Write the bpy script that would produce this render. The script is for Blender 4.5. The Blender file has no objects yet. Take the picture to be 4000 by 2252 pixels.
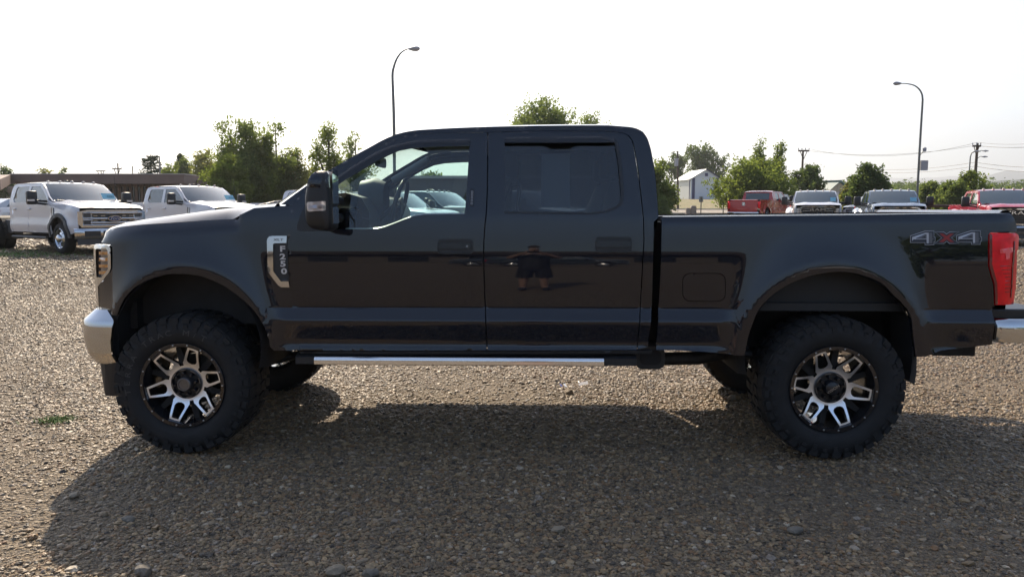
import bpy, bmesh, math, random
import numpy as np
from math import radians as R, sin, cos, tan, pi, atan, atan2, sqrt
from mathutils import Vector, Matrix, geometry
random.seed(7)
S = bpy.context.scene
COL = S.collection
# ------------------------------------------------------------------ camera, sky, sun, exposure
F_PX, HORIZ, CAM_H = 2976.0, 815.0, 1.577          # focal length in photo pixels (4000 wide), horizon row, eye height
PITCH = atan((1126 - HORIZ) / F_PX)
cam_d = bpy.data.cameras.new('camera')
cam = bpy.data.objects.new('camera', cam_d); COL.objects.link(cam)
cam_d.sensor_width = 36.0; cam_d.lens = 36.0 * F_PX / 4000.0
cam.location = (0, 0, CAM_H); cam.rotation_euler = (pi / 2 - PITCH, 0, 0)
cam_d.clip_start = 0.05; cam_d.clip_end = 30000
S.camera = cam
SUN_AZ = R(18.5); SUN_EL = R(38.6)                 # azimuth left of straight ahead (+Y)
world = bpy.data.worlds.new('World'); S.world = world; world.use_nodes = True
wn = world.node_tree; wn.nodes.clear()
sky = wn.nodes.new('ShaderNodeTexSky'); sky.sky_type = 'NISHITA'; sky.sun_disc = False
sky.sun_elevation = SUN_EL; sky.sun_rotation = -SUN_AZ
sky.air_density = 1.0; sky.dust_density = 1.8; sky.ozone_density = 1.6; sky.altitude = 900
bg = wn.nodes.new('ShaderNodeBackground'); bg.inputs['Strength'].default_value = 0.115
wo = wn.nodes.new('ShaderNodeOutputWorld')
wn.links.new(sky.outputs[0], bg.inputs['Color']); wn.links.new(bg.outputs[0], wo.inputs['Surface'])
sun_d = bpy.data.lights.new('sun', 'SUN'); sun = bpy.data.objects.new('sun', sun_d); COL.objects.link(sun)
sun_d.energy = 4.7; sun_d.angle = R(0.55); sun_d.color = (1.0, 0.84, 0.64)
sd = Vector((-sin(SUN_AZ) * cos(SUN_EL), cos(SUN_AZ) * cos(SUN_EL), sin(SUN_EL)))
sun.rotation_euler = sd.to_track_quat('Z', 'Y').to_euler(); sun.location = sd * 60
S.view_settings.view_transform = 'Standard'; S.view_settings.look = 'None'
S.view_settings.exposure = 1.1; S.view_settings.gamma = 1.0; S.view_settings.use_curve_mapping = False
S.render.engine = 'CYCLES'
S.cycles.max_bounces = 8; S.cycles.transparent_max_bounces = 24; S.cycles.volume_bounces = 0
# ------------------------------------------------------------------ picture -> world (readings in a 2575 px wide copy)
K = 4000.0 / 2575.0
def ray(px, py):
    x = (px * K - 2000) / F_PX; v = -(py * K - 1126) / F_PX
    return Vector((x, cos(PITCH) + v * sin(PITCH), -sin(PITCH) + v * cos(PITCH)))
def at(px, py, Y):
    d = ray(px, py); return Vector((0, 0, CAM_H)) + d * (Y / d.y)
# ------------------------------------------------------------------ materials
MAT = {}
def mat(name, color, rough=0.5, metal=0.0, coat=0.0, ior=1.5, noise=0.0, nscale=8.0, bump=0.0, bscale=60.0, color2=None, emit=None, alpha=None, spec=None, trans=0.0, dist=0.01):
    if name in MAT: return MAT[name]
    m = bpy.data.materials.new(name); m.use_nodes = True; nt = m.node_tree; n = nt.nodes; l = nt.links
    b = n['Principled BSDF']
    b.inputs['Base Color'].default_value = (*color, 1); b.inputs['Roughness'].default_value = rough
    b.inputs['Metallic'].default_value = metal; b.inputs['IOR'].default_value = ior
    b.inputs['Coat Weight'].default_value = coat; b.inputs['Coat Roughness'].default_value = 0.02
    if trans: b.inputs['Transmission Weight'].default_value = trans
    if spec is not None: b.inputs['Specular IOR Level'].default_value = spec
    if emit: b.inputs['Emission Color'].default_value = (*emit[0], 1); b.inputs['Emission Strength'].default_value = emit[1]
    tc = n.new('ShaderNodeTexCoord')
    if noise > 0 or color2:
        t = n.new('ShaderNodeTexNoise'); t.inputs['Scale'].default_value = nscale; t.inputs['Detail'].default_value = 6
        l.new(tc.outputs['Object'], t.inputs['Vector'])
        mx = n.new('ShaderNodeMix'); mx.data_type = 'RGBA'
        c2 = color2 if color2 else tuple(c * (1 - noise) for c in color)
        mx.inputs['A'].default_value = (*color, 1); mx.inputs['B'].default_value = (*c2, 1)
        r = n.new('ShaderNodeValToRGB'); r.color_ramp.elements[0].position = .35; r.color_ramp.elements[1].position = .65
        l.new(t.outputs['Fac'], r.inputs[0]); l.new(r.outputs[0], mx.inputs['Factor']); l.new(mx.outputs['Result'], b.inputs['Base Color'])
    if bump > 0:
        t = n.new('ShaderNodeTexNoise'); t.inputs['Scale'].default_value = bscale; t.inputs['Detail'].default_value = 4
        l.new(tc.outputs['Object'], t.inputs['Vector'])
        bp = n.new('ShaderNodeBump'); bp.inputs['Strength'].default_value = bump; bp.inputs['Distance'].default_value = dist
        l.new(t.outputs['Fac'], bp.inputs['Height']); l.new(bp.outputs[0], b.inputs['Normal'])
    MAT[name] = m; return m
def glass_mat(name, tint, refl=1.0):
    if name in MAT: return MAT[name]
    m = bpy.data.materials.new(name); m.use_nodes = True; nt = m.node_tree; n = nt.nodes; l = nt.links; n.clear()
    t = n.new('ShaderNodeBsdfTransparent'); t.inputs[0].default_value = (*tint, 1)
    g = n.new('ShaderNodeBsdfGlossy'); g.inputs['Roughness'].default_value = 0.01; g.inputs[0].default_value = (refl, refl, refl, 1)
    # fresnel from |cos| (works for both faces of the pane, no entering/leaving difference)
    lw = n.new('ShaderNodeLayerWeight'); lw.inputs['Blend'].default_value = 0.5
    p = n.new('ShaderNodeMath'); p.operation = 'POWER'; p.inputs[1].default_value = 4.0
    a = n.new('ShaderNodeMath'); a.operation = 'MULTIPLY_ADD'; a.inputs[1].default_value = 0.9; a.inputs[2].default_value = 0.065
    mx = n.new('ShaderNodeMixShader'); o = n.new('ShaderNodeOutputMaterial')
    l.new(lw.outputs['Facing'], p.inputs[0]); l.new(p.outputs[0], a.inputs[0]); l.new(a.outputs[0], mx.inputs[0])
    l.new(t.outputs[0], mx.inputs[1]); l.new(g.outputs[0], mx.inputs[2]); l.new(mx.outputs[0], o.inputs[0])
    MAT[name] = m; return m
black_paint = mat('black_paint', (.0065, .0085, .0145), .03, coat=.38, ior=1.5, bump=.0)
trim = mat('black_trim', (.018, .019, .021), .42)
trim_gloss = mat('black_trim_gloss', (.014, .015, .018), .18)
rubber = mat('tyre_rubber', (.011, .0115, .0125), .75, noise=.35, nscale=14, bump=.15, bscale=120)
under = mat('underbody_black', (.012, .012, .013), .7, noise=.4, nscale=9, bump=.3, bscale=30)
dirtmetal = mat('underbody_steel', (.05, .046, .042), .6, metal=.3, noise=.5, nscale=12)
chrome = mat('chrome', (.60, .61, .62), .05, metal=1.0)
brushed = mat('machined_alloy', (.84, .87, .92), .34, metal=1.0, bump=.02, bscale=200)
satin = mat('gloss_black_rim', (.012, .012, .014), .15, coat=.5)
steel = mat('steel', (.5, .5, .5), .3, metal=1.0)
window_glass = glass_mat('window_glass', (.66, .80, .78))
privacy_glass = glass_mat('privacy_glass', (.17, .20, .22))
clear_glass = glass_mat('clear_glass', (.86, .93, .90))
seatcloth = mat('seat_cloth', (.055, .058, .060), .85, noise=.2, bump=.2, bscale=200)
dash = mat('dashboard_plastic', (.035, .038, .042), .55)
headliner = mat('headliner', (.16, .165, .165), .9)
paper = mat('paper', (.62, .66, .66), .8)
# ------------------------------------------------------------------ scene helpers
def tag(o, label=None, cat=None, group=None, kind=None):
    if label: o['label'] = label
    if cat: o['category'] = cat
    if group: o['group'] = group
    if kind: o['kind'] = kind
    return o
def empty(name, loc=(0, 0, 0), rz=0.0, label=None, cat=None, group=None):
    o = bpy.data.objects.new(name, None); COL.objects.link(o); o.location = loc; o.rotation_euler = (0, 0, rz)
    o.empty_display_size = .2
    return tag(o, label, cat, group)
def link(name, me, m=None, parent=None, loc=None, rot=None, scale=None):
    o = bpy.data.objects.new(name, me); COL.objects.link(o)
    if parent is not None: o.parent = parent
    if loc is not None: o.location = loc
    if rot is not None: o.rotation_euler = rot
    if scale is not None: o.scale = scale
    if m is not None and len(me.materials) == 0:
        for k in (m if isinstance(m, (list, tuple)) else [m]): me.materials.append(k)
    return o
class MB:
    def __init__(s): s.v = []; s.f = []; s.mi = []; s.m = 0
    def add(s, vs, fs):
        b = len(s.v); s.v += [tuple(v) for v in vs]; s.f += [tuple(i + b for i in f) for f in fs]; s.mi += [s.m] * len(fs); return s
    def box(s, x0, x1, y0, y1, z0, z1, bev=0.0):
        if bev <= 0:
            vs = [(x, y, z) for x in (x0, x1) for y in (y0, y1) for z in (z0, z1)]
            return s.add(vs, [(0, 1, 3, 2), (4, 6, 7, 5), (0, 4, 5, 1), (2, 3, 7, 6), (0, 2, 6, 4), (1, 5, 7, 3)])
        bm = bmesh.new(); bmesh.ops.create_cube(bm, size=1)
        for v in bm.verts: v.co = ((x0 + x1) / 2 + v.co.x * (x1 - x0), (y0 + y1) / 2 + v.co.y * (y1 - y0), (z0 + z1) / 2 + v.co.z * (z1 - z0))
        bmesh.ops.bevel(bm, geom=bm.edges[:], offset=bev, segments=2, affect='EDGES', profile=.5)
        return s.bm(bm)
    def bm(s, bm):
        bm.verts.index_update(); s.add([v.co[:] for v in bm.verts], [tuple(v.index for v in f.verts) for f in bm.faces]); bm.free(); return s
    def tube(s, pts, r, n=10, cap=True, close=False):
        pts = [Vector(p) for p in pts]; k = len(pts); rs = r if isinstance(r, (list, tuple)) else [r] * k
        vs = []; fs = []; up = None
        for i, p in enumerate(pts):
            t = (pts[(i + 1) % k if close else min(i + 1, k - 1)] - pts[(i - 1) % k if close else max(i - 1, 0)])
            t = t.normalized() if t.length > 1e-9 else Vector((0, 0, 1))
            if up is None: up = Vector((0, 0, 1)) if abs(t.z) < .9 else Vector((1, 0, 0))
            a = t.cross(up)
            if a.length < 1e-6: a = t.orthogonal()
            a.normalize(); b = a.cross(t).normalized(); up = b
            for j in range(n):
                th = 2 * pi * j / n; vs.append(p + (a * cos(th) + b * sin(th)) * rs[i])
        seg = k if close else k - 1
        for i in range(seg):
            for j in range(n):
                fs.append((i * n + j, i * n + (j + 1) % n, ((i + 1) % k) * n + (j + 1) % n, ((i + 1) % k) * n + j))
        if cap and not close: fs.append(tuple(range(n - 1, -1, -1))); fs.append(tuple((k - 1) * n + j for j in range(n)))
        return s.add(vs, fs)
    def lathe(s, prof, n=48, axis='y', c=(0, 0, 0), a0=0, a1=2 * pi):
        """prof: (along axis, radius)"""
        full = abs(a1 - a0 - 2 * pi) < 1e-6; m = n if full else n + 1; vs = []; fs = []
        for (h, r) in prof:
            for j in range(m):
                t = a0 + (a1 - a0) * j / n; u, w = r * cos(t), r * sin(t)
                vs.append((c[0] + u, c[1] + h, c[2] + w) if axis == 'y' else (c[0] + u, c[1] + w, c[2] + h) if axis == 'z' else (c[0] + h, c[1] + u, c[2] + w))
        for i in range(len(prof) - 1):
            for j in range(n): fs.append((i * m + j, i * m + (j + 1) % m, (i + 1) * m + (j + 1) % m, (i + 1) * m + j))
        return s.add(vs, fs)
    def grid(s, P):
        """P: rows of points"""
        nr, nc = len(P), len(P[0]); return s.add([p for r in P for p in r], [(i * nc + j, i * nc + j + 1, (i + 1) * nc + j + 1, (i + 1) * nc + j) for i in range(nr - 1) for j in range(nc - 1)])
    def prism(s, poly, f0, f1):
        """poly 2D list; f0/f1 map (a,b)->3D for the two caps"""
        n = len(poly); tri = geometry.tessellate_polygon([[Vector((a, b, 0)) for a, b in poly]])
        vs = [f0(a, b) for a, b in poly] + [f1(a, b) for a, b in poly]
        fs = [tuple(t) for t in tri] + [tuple(n + i for i in reversed(t)) for t in tri] + [(i, (i + 1) % n, n + (i + 1) % n, n + i) for i in range(n)]
        return s.add(vs, fs)
    def mesh(s, name, smooth=None, fix=True, mats=None):
        me = bpy.data.meshes.new(name); me.from_pydata(s.v, [], s.f); me.update()
        if mats: 
            for k in mats: me.materials.append(k)
            me.polygons.foreach_set('material_index', s.mi)
        if fix or smooth is not None:
            bm = bmesh.new(); bm.from_mesh(me)
            if fix: bmesh.ops.recalc_face_normals(bm, faces=bm.faces[:])
            if smooth is not None:
                for f in bm.faces: f.smooth = True
                for e in bm.edges:
                    if len(e.link_faces) == 2 and e.calc_face_angle(0) > R(smooth): e.smooth = False
            bm.to_mesh(me); bm.free()
        return me
    def build(s, name, m, parent=None, smooth=None, fix=True, **kw):
        if isinstance(m, (list, tuple)): return link(name, s.mesh(name, smooth, fix, m), None, parent, **kw)
        return link(name, s.mesh(name, smooth, fix), m, parent, **kw)
def smoothstep(a, b, x):
    t = np.clip((x - a) / (b - a), 0, 1); return t * t * (3 - 2 * t)
def pip(pts, poly):
    x, z = pts[:, 0], pts[:, 1]; ins = np.zeros(len(pts), bool); P = np.asarray(poly); n = len(P); j = n - 1
    for i in range(n):
        xi, zi = P[i]; xj, zj = P[j]
        c = ((zi > z) != (zj > z))
        with np.errstate(divide='ignore', invalid='ignore'): xc = (xj - xi) * (z - zi) / (zj - zi + 1e-15) + xi
        ins ^= c & (x < xc); j = i
    return ins
def resample(poly, step):
    out = []; n = len(poly)
    for i in range(n):
        a = np.array(poly[i], float); b = np.array(poly[(i + 1) % n], float); L = np.linalg.norm(b - a)
        k = max(1, int(math.ceil(L / step)))
        for j in range(k): out.append(tuple(a + (b - a) * j / k))
    return out
def inset(poly, d):
    P = np.array(poly, float); area = 0.5 * np.sum(P[:, 0] * np.roll(P[:, 1], -1) - np.roll(P[:, 0], -1) * P[:, 1]); sg = 1 if area > 0 else -1
    e = np.roll(P, -1, 0) - P; e /= np.linalg.norm(e, axis=1)[:, None] + 1e-12
    nrm = np.stack([-e[:, 1], e[:, 0]], 1) * sg; a = nrm + np.roll(nrm, 1, 0); a /= np.maximum(np.linalg.norm(a, axis=1)[:, None], .4)
    return [tuple(p) for p in P + a * d]
def catmull(pts, k=4, close=False):
    P = [np.array(p, float) for p in pts]; n = len(P); out = []
    for i in range(n if close else n - 1):
        g = (lambda q: P[q % n]) if close else (lambda q: P[min(max(q, 0), n - 1)])
        p0, p1, p2, p3 = g(i - 1), g(i), g(i + 1), g(i + 2)
        for j in range(k):
            t = j / k; out.append(tuple(.5 * ((2 * p1) + (-p0 + p2) * t + (2 * p0 - 5 * p1 + 4 * p2 - p3) * t * t + (-p0 + 3 * p1 - 3 * p2 + p3) * t ** 3)))
    if not close: out.append(tuple(P[-1]))
    return out
def panel_mesh(name, outline, holes, D, step=.03, zrows=None, thick=.018, mirror=None, gap=.003):
    """a sheet-metal panel over the (x,z) outline, y = D(x,z), with turned-in rims.  mirror: y -> mirror - y"""
    outline = inset(outline, gap) if gap else outline
    loops = [resample(outline, step)] + [resample(h, step) for h in holes]
    V = []; E = []
    for lp in loops:
        b = len(V); V += lp; E += [(b + i, b + (i + 1) % len(lp)) for i in range(len(lp))]
    O = np.array(outline); x0, z0 = O.min(0); x1, z1 = O.max(0)
    xs = np.arange(math.floor(x0 / step) * step, x1 + step, step)
    zs = np.arange(math.floor(z0 / step) * step, z1 + step, step)
    if zrows is not None:
        zr = [z for z in zrows if z0 < z < z1]; zs = np.array(sorted(zr + [z for z in zs if all(abs(z - q) > step * .45 for q in zr)]))
    G = np.array([(x, z) for x in xs for z in zs])
    ok = pip(G, outline)
    for h in holes: ok &= ~pip(G, h)
    G = G[ok]; B = np.array(V)
    if len(G):
        keep = np.ones(len(G), bool)
        for s0 in range(0, len(G), 4000):
            d = ((G[s0:s0 + 4000, None, :] - B[None]) ** 2).sum(2).min(1); keep[s0:s0 + 4000] = d > (step * .38) ** 2
        G = G[keep]
    allv = [Vector(p) for p in V] + [Vector(p) for p in G]
    v2, e2, f2, ov, oe, of = geometry.delaunay_2d_cdt(allv, E, [], 0, 1e-6)
    A = np.array([(v.x, v.y) for v in v2]); F = np.array([f for f in f2 if len(f) == 3])
    C = A[F].mean(1); ok = pip(C, loops[0])
    for lp in loops[1:]: ok &= ~pip(C, lp)
    ar = np.abs(np.cross(A[F[:, 1]] - A[F[:, 0]], A[F[:, 2]] - A[F[:, 0]])); ok &= ar > 1e-9
    F = F[ok]
    Y = D(A[:, 0], A[:, 1]); P3 = np.stack([A[:, 0], Y, A[:, 1]], 1)
    # orientation: outward normal is -y
    n = np.cross(P3[F[:, 1]] - P3[F[:, 0]], P3[F[:, 2]] - P3[F[:, 0]]); fl = n[:, 1] > 0; F[fl] = F[fl][:, ::-1]
    cnt = {}
    for f in F:
        for a, b in ((f[0], f[1]), (f[1], f[2]), (f[2], f[0])):
            cnt[(a, b)] = cnt.get((a, b), 0) + 1
    bd = [(a, b) for (a, b) in cnt if (b, a) not in cnt]
    faces = [tuple(int(q) for q in f) for f in F]; verts = [tuple(p) for p in P3]; rim = {}
    def rv(i, dy):
        k = (i, dy)
        if k not in rim: rim[k] = len(verts); verts.append((P3[i][0], P3[i][1] + dy, P3[i][2]))
        return rim[k]
    if thick:
        for a, b in bd: faces.append((rv(b, 0.), rv(a, 0.), rv(a, thick), rv(b, thick)))
    nsm = len(F)
    if mirror is not None:
        verts = [(x, mirror - y, z) for x, y, z in verts]; faces = [f[::-1] for f in faces]
    me = bpy.data.meshes.new(name); me.from_pydata(verts, [], faces); me.update()
    me.polygons.foreach_set('use_smooth', [i < nsm for i in range(len(faces))]); me.update()
    return me
def text_mesh(txt, size, depth, sx=1.0, shear=0.0, spacing=1.0, bold=0.0):
    c = bpy.data.curves.new('t', 'FONT'); c.body = txt; c.size = size; c.extrude = depth; c.shear = shear; c.align_x = 'CENTER'; c.align_y = 'CENTER'
    c.space_character = spacing; c.resolution_u = 3; c.offset = bold
    o = bpy.data.objects.new('t', c); COL.objects.link(o); dg = bpy.context.evaluated_depsgraph_get(); dg.update()
    me = bpy.data.meshes.new_from_object(o.evaluated_get(dg)); bpy.data.objects.remove(o); bpy.data.curves.remove(c)
    for v in me.vertices: v.co.x *= sx
    me.materials.clear(); me.name = 'lettering'
    return me
# ================================================================== the black lifted pickup
YAW = R(1.6); TY = 4.75; CW = 2.0                  # CW: overall width, far side mirrored about CW/2
truck = empty('pickup_truck', (0, TY, 0), -YAW, 'black lifted crew cab pickup parked side-on in the foreground, on big mud tyres', 'pickup truck')
cy, sy = cos(YAW), sin(YAW)
def to_local_dir(d): return Vector((d.x * cy - d.y * sy, d.x * sy + d.y * cy, d.z))
CL = to_local_dir(Vector((0, -TY, CAM_H)))
def L(px, py, w=None):
    d = to_local_dir(ray(px, py)); y = .05 if w is None else w
    for _ in range(1 if w is not None else 8):
        p = CL + d * ((y - CL.y) / d.y)
        if w is None: y = float(D0(np.array([p.x]), np.array([p.z]))[0])
    return (p.x, p.z)
def LL(pts, w=None): return [L(a, b, w) for a, b in pts]
# body section: lean of the metal (degrees, + = faces up) against height
_tz = [.40, .648, .653, .681, .685, .711, .715, .738, .743, .861, .877, .881, .933, .937, .9445, .945, .9475, .948, .9505, .951, .963, 1.05, 1.34, 1.515, 1.535, 2.03, 2.09, 2.15, 2.3]
_ta = [-30, -30, -12, -12, 24, 24, -1, -2, -9, -9, 20, 33, 33, 0, 0, 62, 62, -62, -62, 0, -3.6, -3.3, 4.1, 6.5, 13, 14, 24, 46, 60]
_zz = np.arange(.40, 2.3, .002); _w = np.concatenate([[0], np.cumsum(np.tan(np.radians(np.interp(_zz[:-1] + .001, _tz, _ta))) * .002)])
_w += .05 - np.interp(1.16, _zz, _w)
_tz2 = [.40, .80, 1.05, 1.34, 1.56, 2.3]; _ta2 = [-6, -4.5, -3.3, 4.1, 6.5, 14]      # same without the rocker mouldings
_w2 = np.concatenate([[0], np.cumsum(np.tan(np.radians(np.interp(_zz[:-1] + .001, _tz2, _ta2))) * .002)]); _w2 += .05 - np.interp(1.16, _zz, _w2)
_w2 = np.minimum(_w2, .05 + .2)
ZROWS = [.651, .667, .683, .698, .713, .728, .741, .79, .861, .873, .881, .893, .913, .933, .945, .9475, .951, .961]
ARF = [0, 0, .5]; ARR = [0, 0, .5]
def D0(x, z):
    x = np.asarray(x, float); z = np.asarray(z, float)
    base = np.interp(z, _zz, _w); plain = np.interp(z, _zz, _w2)
    k = smoothstep(-1.58, -1.42, x) * (1 - smoothstep(1.30, 1.44, x)) + smoothstep(2.52, 2.66, x)
    k = np.where(z > 1.0, 1, k); y = plain * (1 - k) + base * k
    for cx, cz, r in (ARF, ARR):
        if cx == 0: continue
        d = np.hypot(x - cx, np.maximum(z - cz, 0) + np.minimum(z - cz, 0) * .6); t = np.clip((d - r - .07) / .25, 0, 1); s = 1 - (1 - t) ** 2.3
        y = y * s + .008 * (1 - s)
    y = y + .8 * np.maximum(0, -2.33 - x) ** 2 * (1 + 0 * z)
    y = y + 2.2 * np.maximum(0, x - 3.02) ** 2
    return y
def D(x, z):
    y = D0(x, z)
    if HOODLINE is not None:
        zt = np.interp(x, HOODLINE[:, 0], HOODLINE[:, 1]); y = y + np.where(x < HOODLINE[-1, 0] + .05, 5.5 * np.maximum(0, z - (zt - .085)) ** 2, 0)
        zt = np.interp(x, BEDLINE[:, 0], BEDLINE[:, 1]); y = y + np.where(x > BEDLINE[0, 0] - .02, 9 * np.maximum(0, z - (zt - .04)) ** 2, 0)
    return y
HOODLINE = None
fx, fz = L(459, 971, 0.0); rx, rz_ = L(2096.6, 977.5, 0.0)
a = L(468, 873, .01); ARF = (a[0], a[1], .468); a = L(2087, 893, .01); ARR = (a[0], a[1], .515)
HL = LL([(252, 598), (258, 586), (269, 577), (300, 570), (350, 565), (425, 560), (500, 555), (580, 551)])
HOODLINE = np.array(HL); BEDLINE = np.array(LL([(1664, 545), (2092, 541), (2300, 538), (2543, 535.5)]))
def P3(px, py, off=0.0):
    x, z = L(px, py); return Vector((x, float(D(np.array([x]), np.array([z]))[0]) + off, z))
def side(name, px_outline, holes=(), m=black_paint, step=.028, thick=.03, gap=.0, both=True, smooth=0, parent=None, off=0.0, dfn=None):
    out = LL(px_outline); hs = [LL(h) for h in holes]; fn = dfn or ((lambda x, z: D(x, z) + off) if off else D)
    o = []
    for mir in ((None, CW) if both else (None,)):
        o.append(link(name, panel_mesh(name, out, hs, fn, step, ZROWS if step < .04 else None, thick, mir, gap), m, parent or truck))
    return o
arch_f = [(679, 872), (677, 854), (671, 838), (665, 822), (655, 803), (643, 786), (632, 773), (620, 762), (604, 747), (587, 735), (565, 719), (542, 708), (520, 699), (497, 692), (463, 688), (429, 688.5), (412, 691), (395, 695), (378, 701), (362, 708), (337, 723), (314, 748), (301, 773), (294, 792)]
fender = [(252, 598), (258, 586), (269, 577), (300, 570), (350, 565), (425, 560), (500, 555), (578, 551), (610, 537), (639, 523), (690, 519), (737, 516.5), (733, 528), (729, 540), (726, 560), (724, 582), (724, 624), (726, 669), (730, 723), (737, 775), (742, 804), (749, 849), (754, 880), (718, 881), (690, 881)] + arch_f + [(275, 790), (250, 786), (249, 719), (262, 703), (276, 686), (283, 674), (283, 640), (282, 622), (276, 613), (251, 609)]
side('fender', fender)
door_f = [(742, 507), (754, 490), (772, 474), (800, 458), (829, 442), (866, 420), (904, 399), (930, 384), (954, 369), (979, 355), (1009, 344), (1030, 340), (1054, 337.5), (1129, 334.5), (1225, 333.5), (1225, 400), (1224, 482), (1221, 540), (1217.5, 570), (1215, 617), (1215, 665), (1217.7, 750), (1220, 804), (1223, 876), (1223, 880), (900, 881), (755, 881), (749, 849), (742, 804), (737, 775), (730, 723), (726, 669), (724, 624), (724, 582), (726, 560), (729, 540), (737, 516.5)]
win_f = [(839, 455), (879, 428), (920, 403), (942, 390), (979, 371), (1017, 361), (1054, 356), (1104, 353), (1181, 352), (1180, 377), (1174, 470), (1169, 537.5), (1067, 539), (1042, 542.5), (1017, 551.5), (992, 561.5), (967, 570.5), (949, 574.5), (917, 576), (839, 576)]
side('front_door', door_f, [win_f])
door_r = [(1228, 333.5), (1359, 330), (1509, 330.5), (1540, 331.5), (1559, 334), (1571, 337), (1579, 341), (1584, 347), (1589, 355), (1593, 370), (1596, 387.5), (1604, 437.5), (1611, 495), (1617, 552.5), (1618, 607), (1615, 654), (1608.6, 773), (1603, 847), (1601, 879), (1400, 880), (1226, 880), (1223, 804), (1220.7, 750), (1218, 665), (1218, 617), (1220.5, 570), (1224, 540), (1227, 482), (1228, 400)]
win_r = [(1269, 349), (1509, 346), (1530, 348), (1543, 354), (1550, 365), (1556, 397), (1561, 445), (1565, 492), (1561, 508), (1549, 520), (1521, 530), (1484, 535), (1269, 532)]
side('rear_door', door_r, [win_r])
top_in = [(737, 516.5), (742, 507), (754, 490), (772, 474), (800, 458), (829, 442), (866, 420), (904, 399), (930, 384), (954, 369), (979, 355), (1009, 344), (1030, 340), (1054, 337.5), (1129, 334.5), (1225, 333), (1359, 329.5), (1509, 330), (1540, 331), (1559, 333.5), (1572, 336.5), (1581, 341), (1586, 347), (1591, 355), (1595, 370), (1598, 387.5), (1606, 437.5), (1613, 495), (1619, 552.5), (1620, 607), (1617, 654), (1610.6, 773), (1605, 847), (1603, 878)]
pillar_px = [(706, 514), (740, 488), (774, 464), (800, 445), (824, 430), (852, 413), (879, 397.5), (905, 383), (929, 370), (952, 357), (974, 346), (992, 339)]
roofedge_px = [(992, 339), (1010, 334), (1029, 330), (1054, 327), (1130, 322.5), (1223, 319), (1359, 316), (1509, 315), (1546, 316.5), (1584, 319.5), (1600, 323), (1609, 327)]
rearedge_px = [(1609, 327), (1616, 331), (1621, 337), (1627, 346), (1631, 356), (1637, 376), (1641, 397), (1646, 425), (1649, 452), (1653, 500), (1655, 530), (1656, 547)]
cab = pillar_px + roofedge_px[1:] + rearedge_px[1:] + [(1650, 553), (1644.6, 558), (1644.6, 579), (1642, 680), (1639, 773), (1632, 846), (1630, 872), (1603, 878)] + top_in[::-1][1:]
side('cab_side', cab, gap=.0015)
# sill strip below the doors
side('rocker_panel', [(752, 883), (1640, 881), (1638, 889), (900, 890), (757, 889)], m=trim, gap=0, thick=.05)
arch_r = [(1877, 868), (1881, 848), (1886, 830), (1892, 815), (1899, 796), (1907, 779), (1918, 764), (1931, 751), (1947, 737), (1965, 725), (1986, 713), (2010, 703), (2034, 694), (2060, 688), (2088, 684), (2117, 682.5), (2142, 685), (2165, 690), (2190, 698), (2214, 709), (2232, 724), (2247, 742), (2265, 758), (2281, 776), (2288, 790), (2293, 803), (2297, 850), (2303, 897)]
bed = [(1664, 545), (2092, 541), (2300, 538), (2543, 535.5), (2546.5, 541), (2550.6, 549), (2554.5, 561), (2557, 573), (2557, 582), (2520, 583), (2491, 584), (2485, 589), (2484, 620), (2484, 668), (2490, 690), (2497, 713), (2499, 740), (2499.5, 768), (2494, 771), (2494, 866), (2482, 867), (2451, 871), (2364, 881), (2331, 895)] + arch_r[::-1] + [(1872, 893), (1850, 893), (1830, 889), (1790, 885), (1740, 882), (1700, 880), (1650, 879), (1651, 849), (1656, 773), (1661.5, 685), (1664, 579)]
def rr(x0, z0, x1, z1, r, n=5):
    o = []
    for cx, cz, a in ((x1 - r, z0 + r, -90), (x1 - r, z1 - r, 0), (x0 + r, z1 - r, 90), (x0 + r, z0 + r, 180)):
        for i in range(n + 1): t = R(a + 90 * i / n); o.append((cx + r * cos(t), cz + r * sin(t)))
    return o
fuel = rr(1716, 686, 1825, 758, 20)
side('bed_side', bed, [fuel])
side('fuel_door', rr(1717.5, 687.5, 1823.5, 756.5, 18.5), both=False, off=-.001, thick=.02, gap=.0005)
# ---- glass
side('side_window', [(836, 452), (879, 424), (920, 399), (942, 386), (979, 367), (1017, 357), (1054, 352), (1104, 350), (1184, 349), (1183, 377), (1177, 470), (1172, 540), (1067, 542), (1042, 545), (1017, 554), (992, 564), (967, 573), (949, 577), (917, 579), (836, 579)], m=window_glass, step=.12, thick=0, gap=0, off=.018)
side('side_window', [(1266, 346), (1509, 343), (1532, 345), (1546, 352), (1553, 365), (1559, 397), (1564, 445), (1568, 492), (1564, 510), (1551, 523), (1521, 533), (1484, 538), (1266, 535)], m=privacy_glass, step=.12, thick=0, gap=0, off=.018)
# divider bar and rear edge strip of rear window, black window frame
side('window_frame', [(1546, 349), (1553, 360), (1561, 397), (1566, 445), (1569, 492), (1565, 512), (1553, 524), (1524, 534), (1486, 538.5), (1268, 536), (1268, 531), (1484, 534), (1520, 529), (1547, 519.5), (1559, 507.5), (1562, 492), (1558, 445), (1553, 397), (1546, 360), (1541, 353)], m=trim, step=.1, thick=.012, gap=0, off=-.004)
# ---- dark jamb behind the shut lines
jamb = [(742, 520), (746, 512), (757, 493), (774, 478), (830, 445), (905, 402), (955, 372), (980, 358), (1010, 347), (1054, 341), (1225, 337), (1509, 333.5), (1559, 337), (1577, 344), (1587, 357), (1594, 388), (1602, 438), (1609, 495), (1614, 553), (1615, 607), (1612, 654), (1606, 773), (1600, 846), (1597, 874), (760, 876), (753, 849), (741, 775), (730, 669), (728, 582), (733, 540)]
side('door_jamb', jamb, [inset(win_f, -6), inset(win_r, -6)], m=under, step=.07, thick=.01, gap=0, off=.034)
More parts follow.
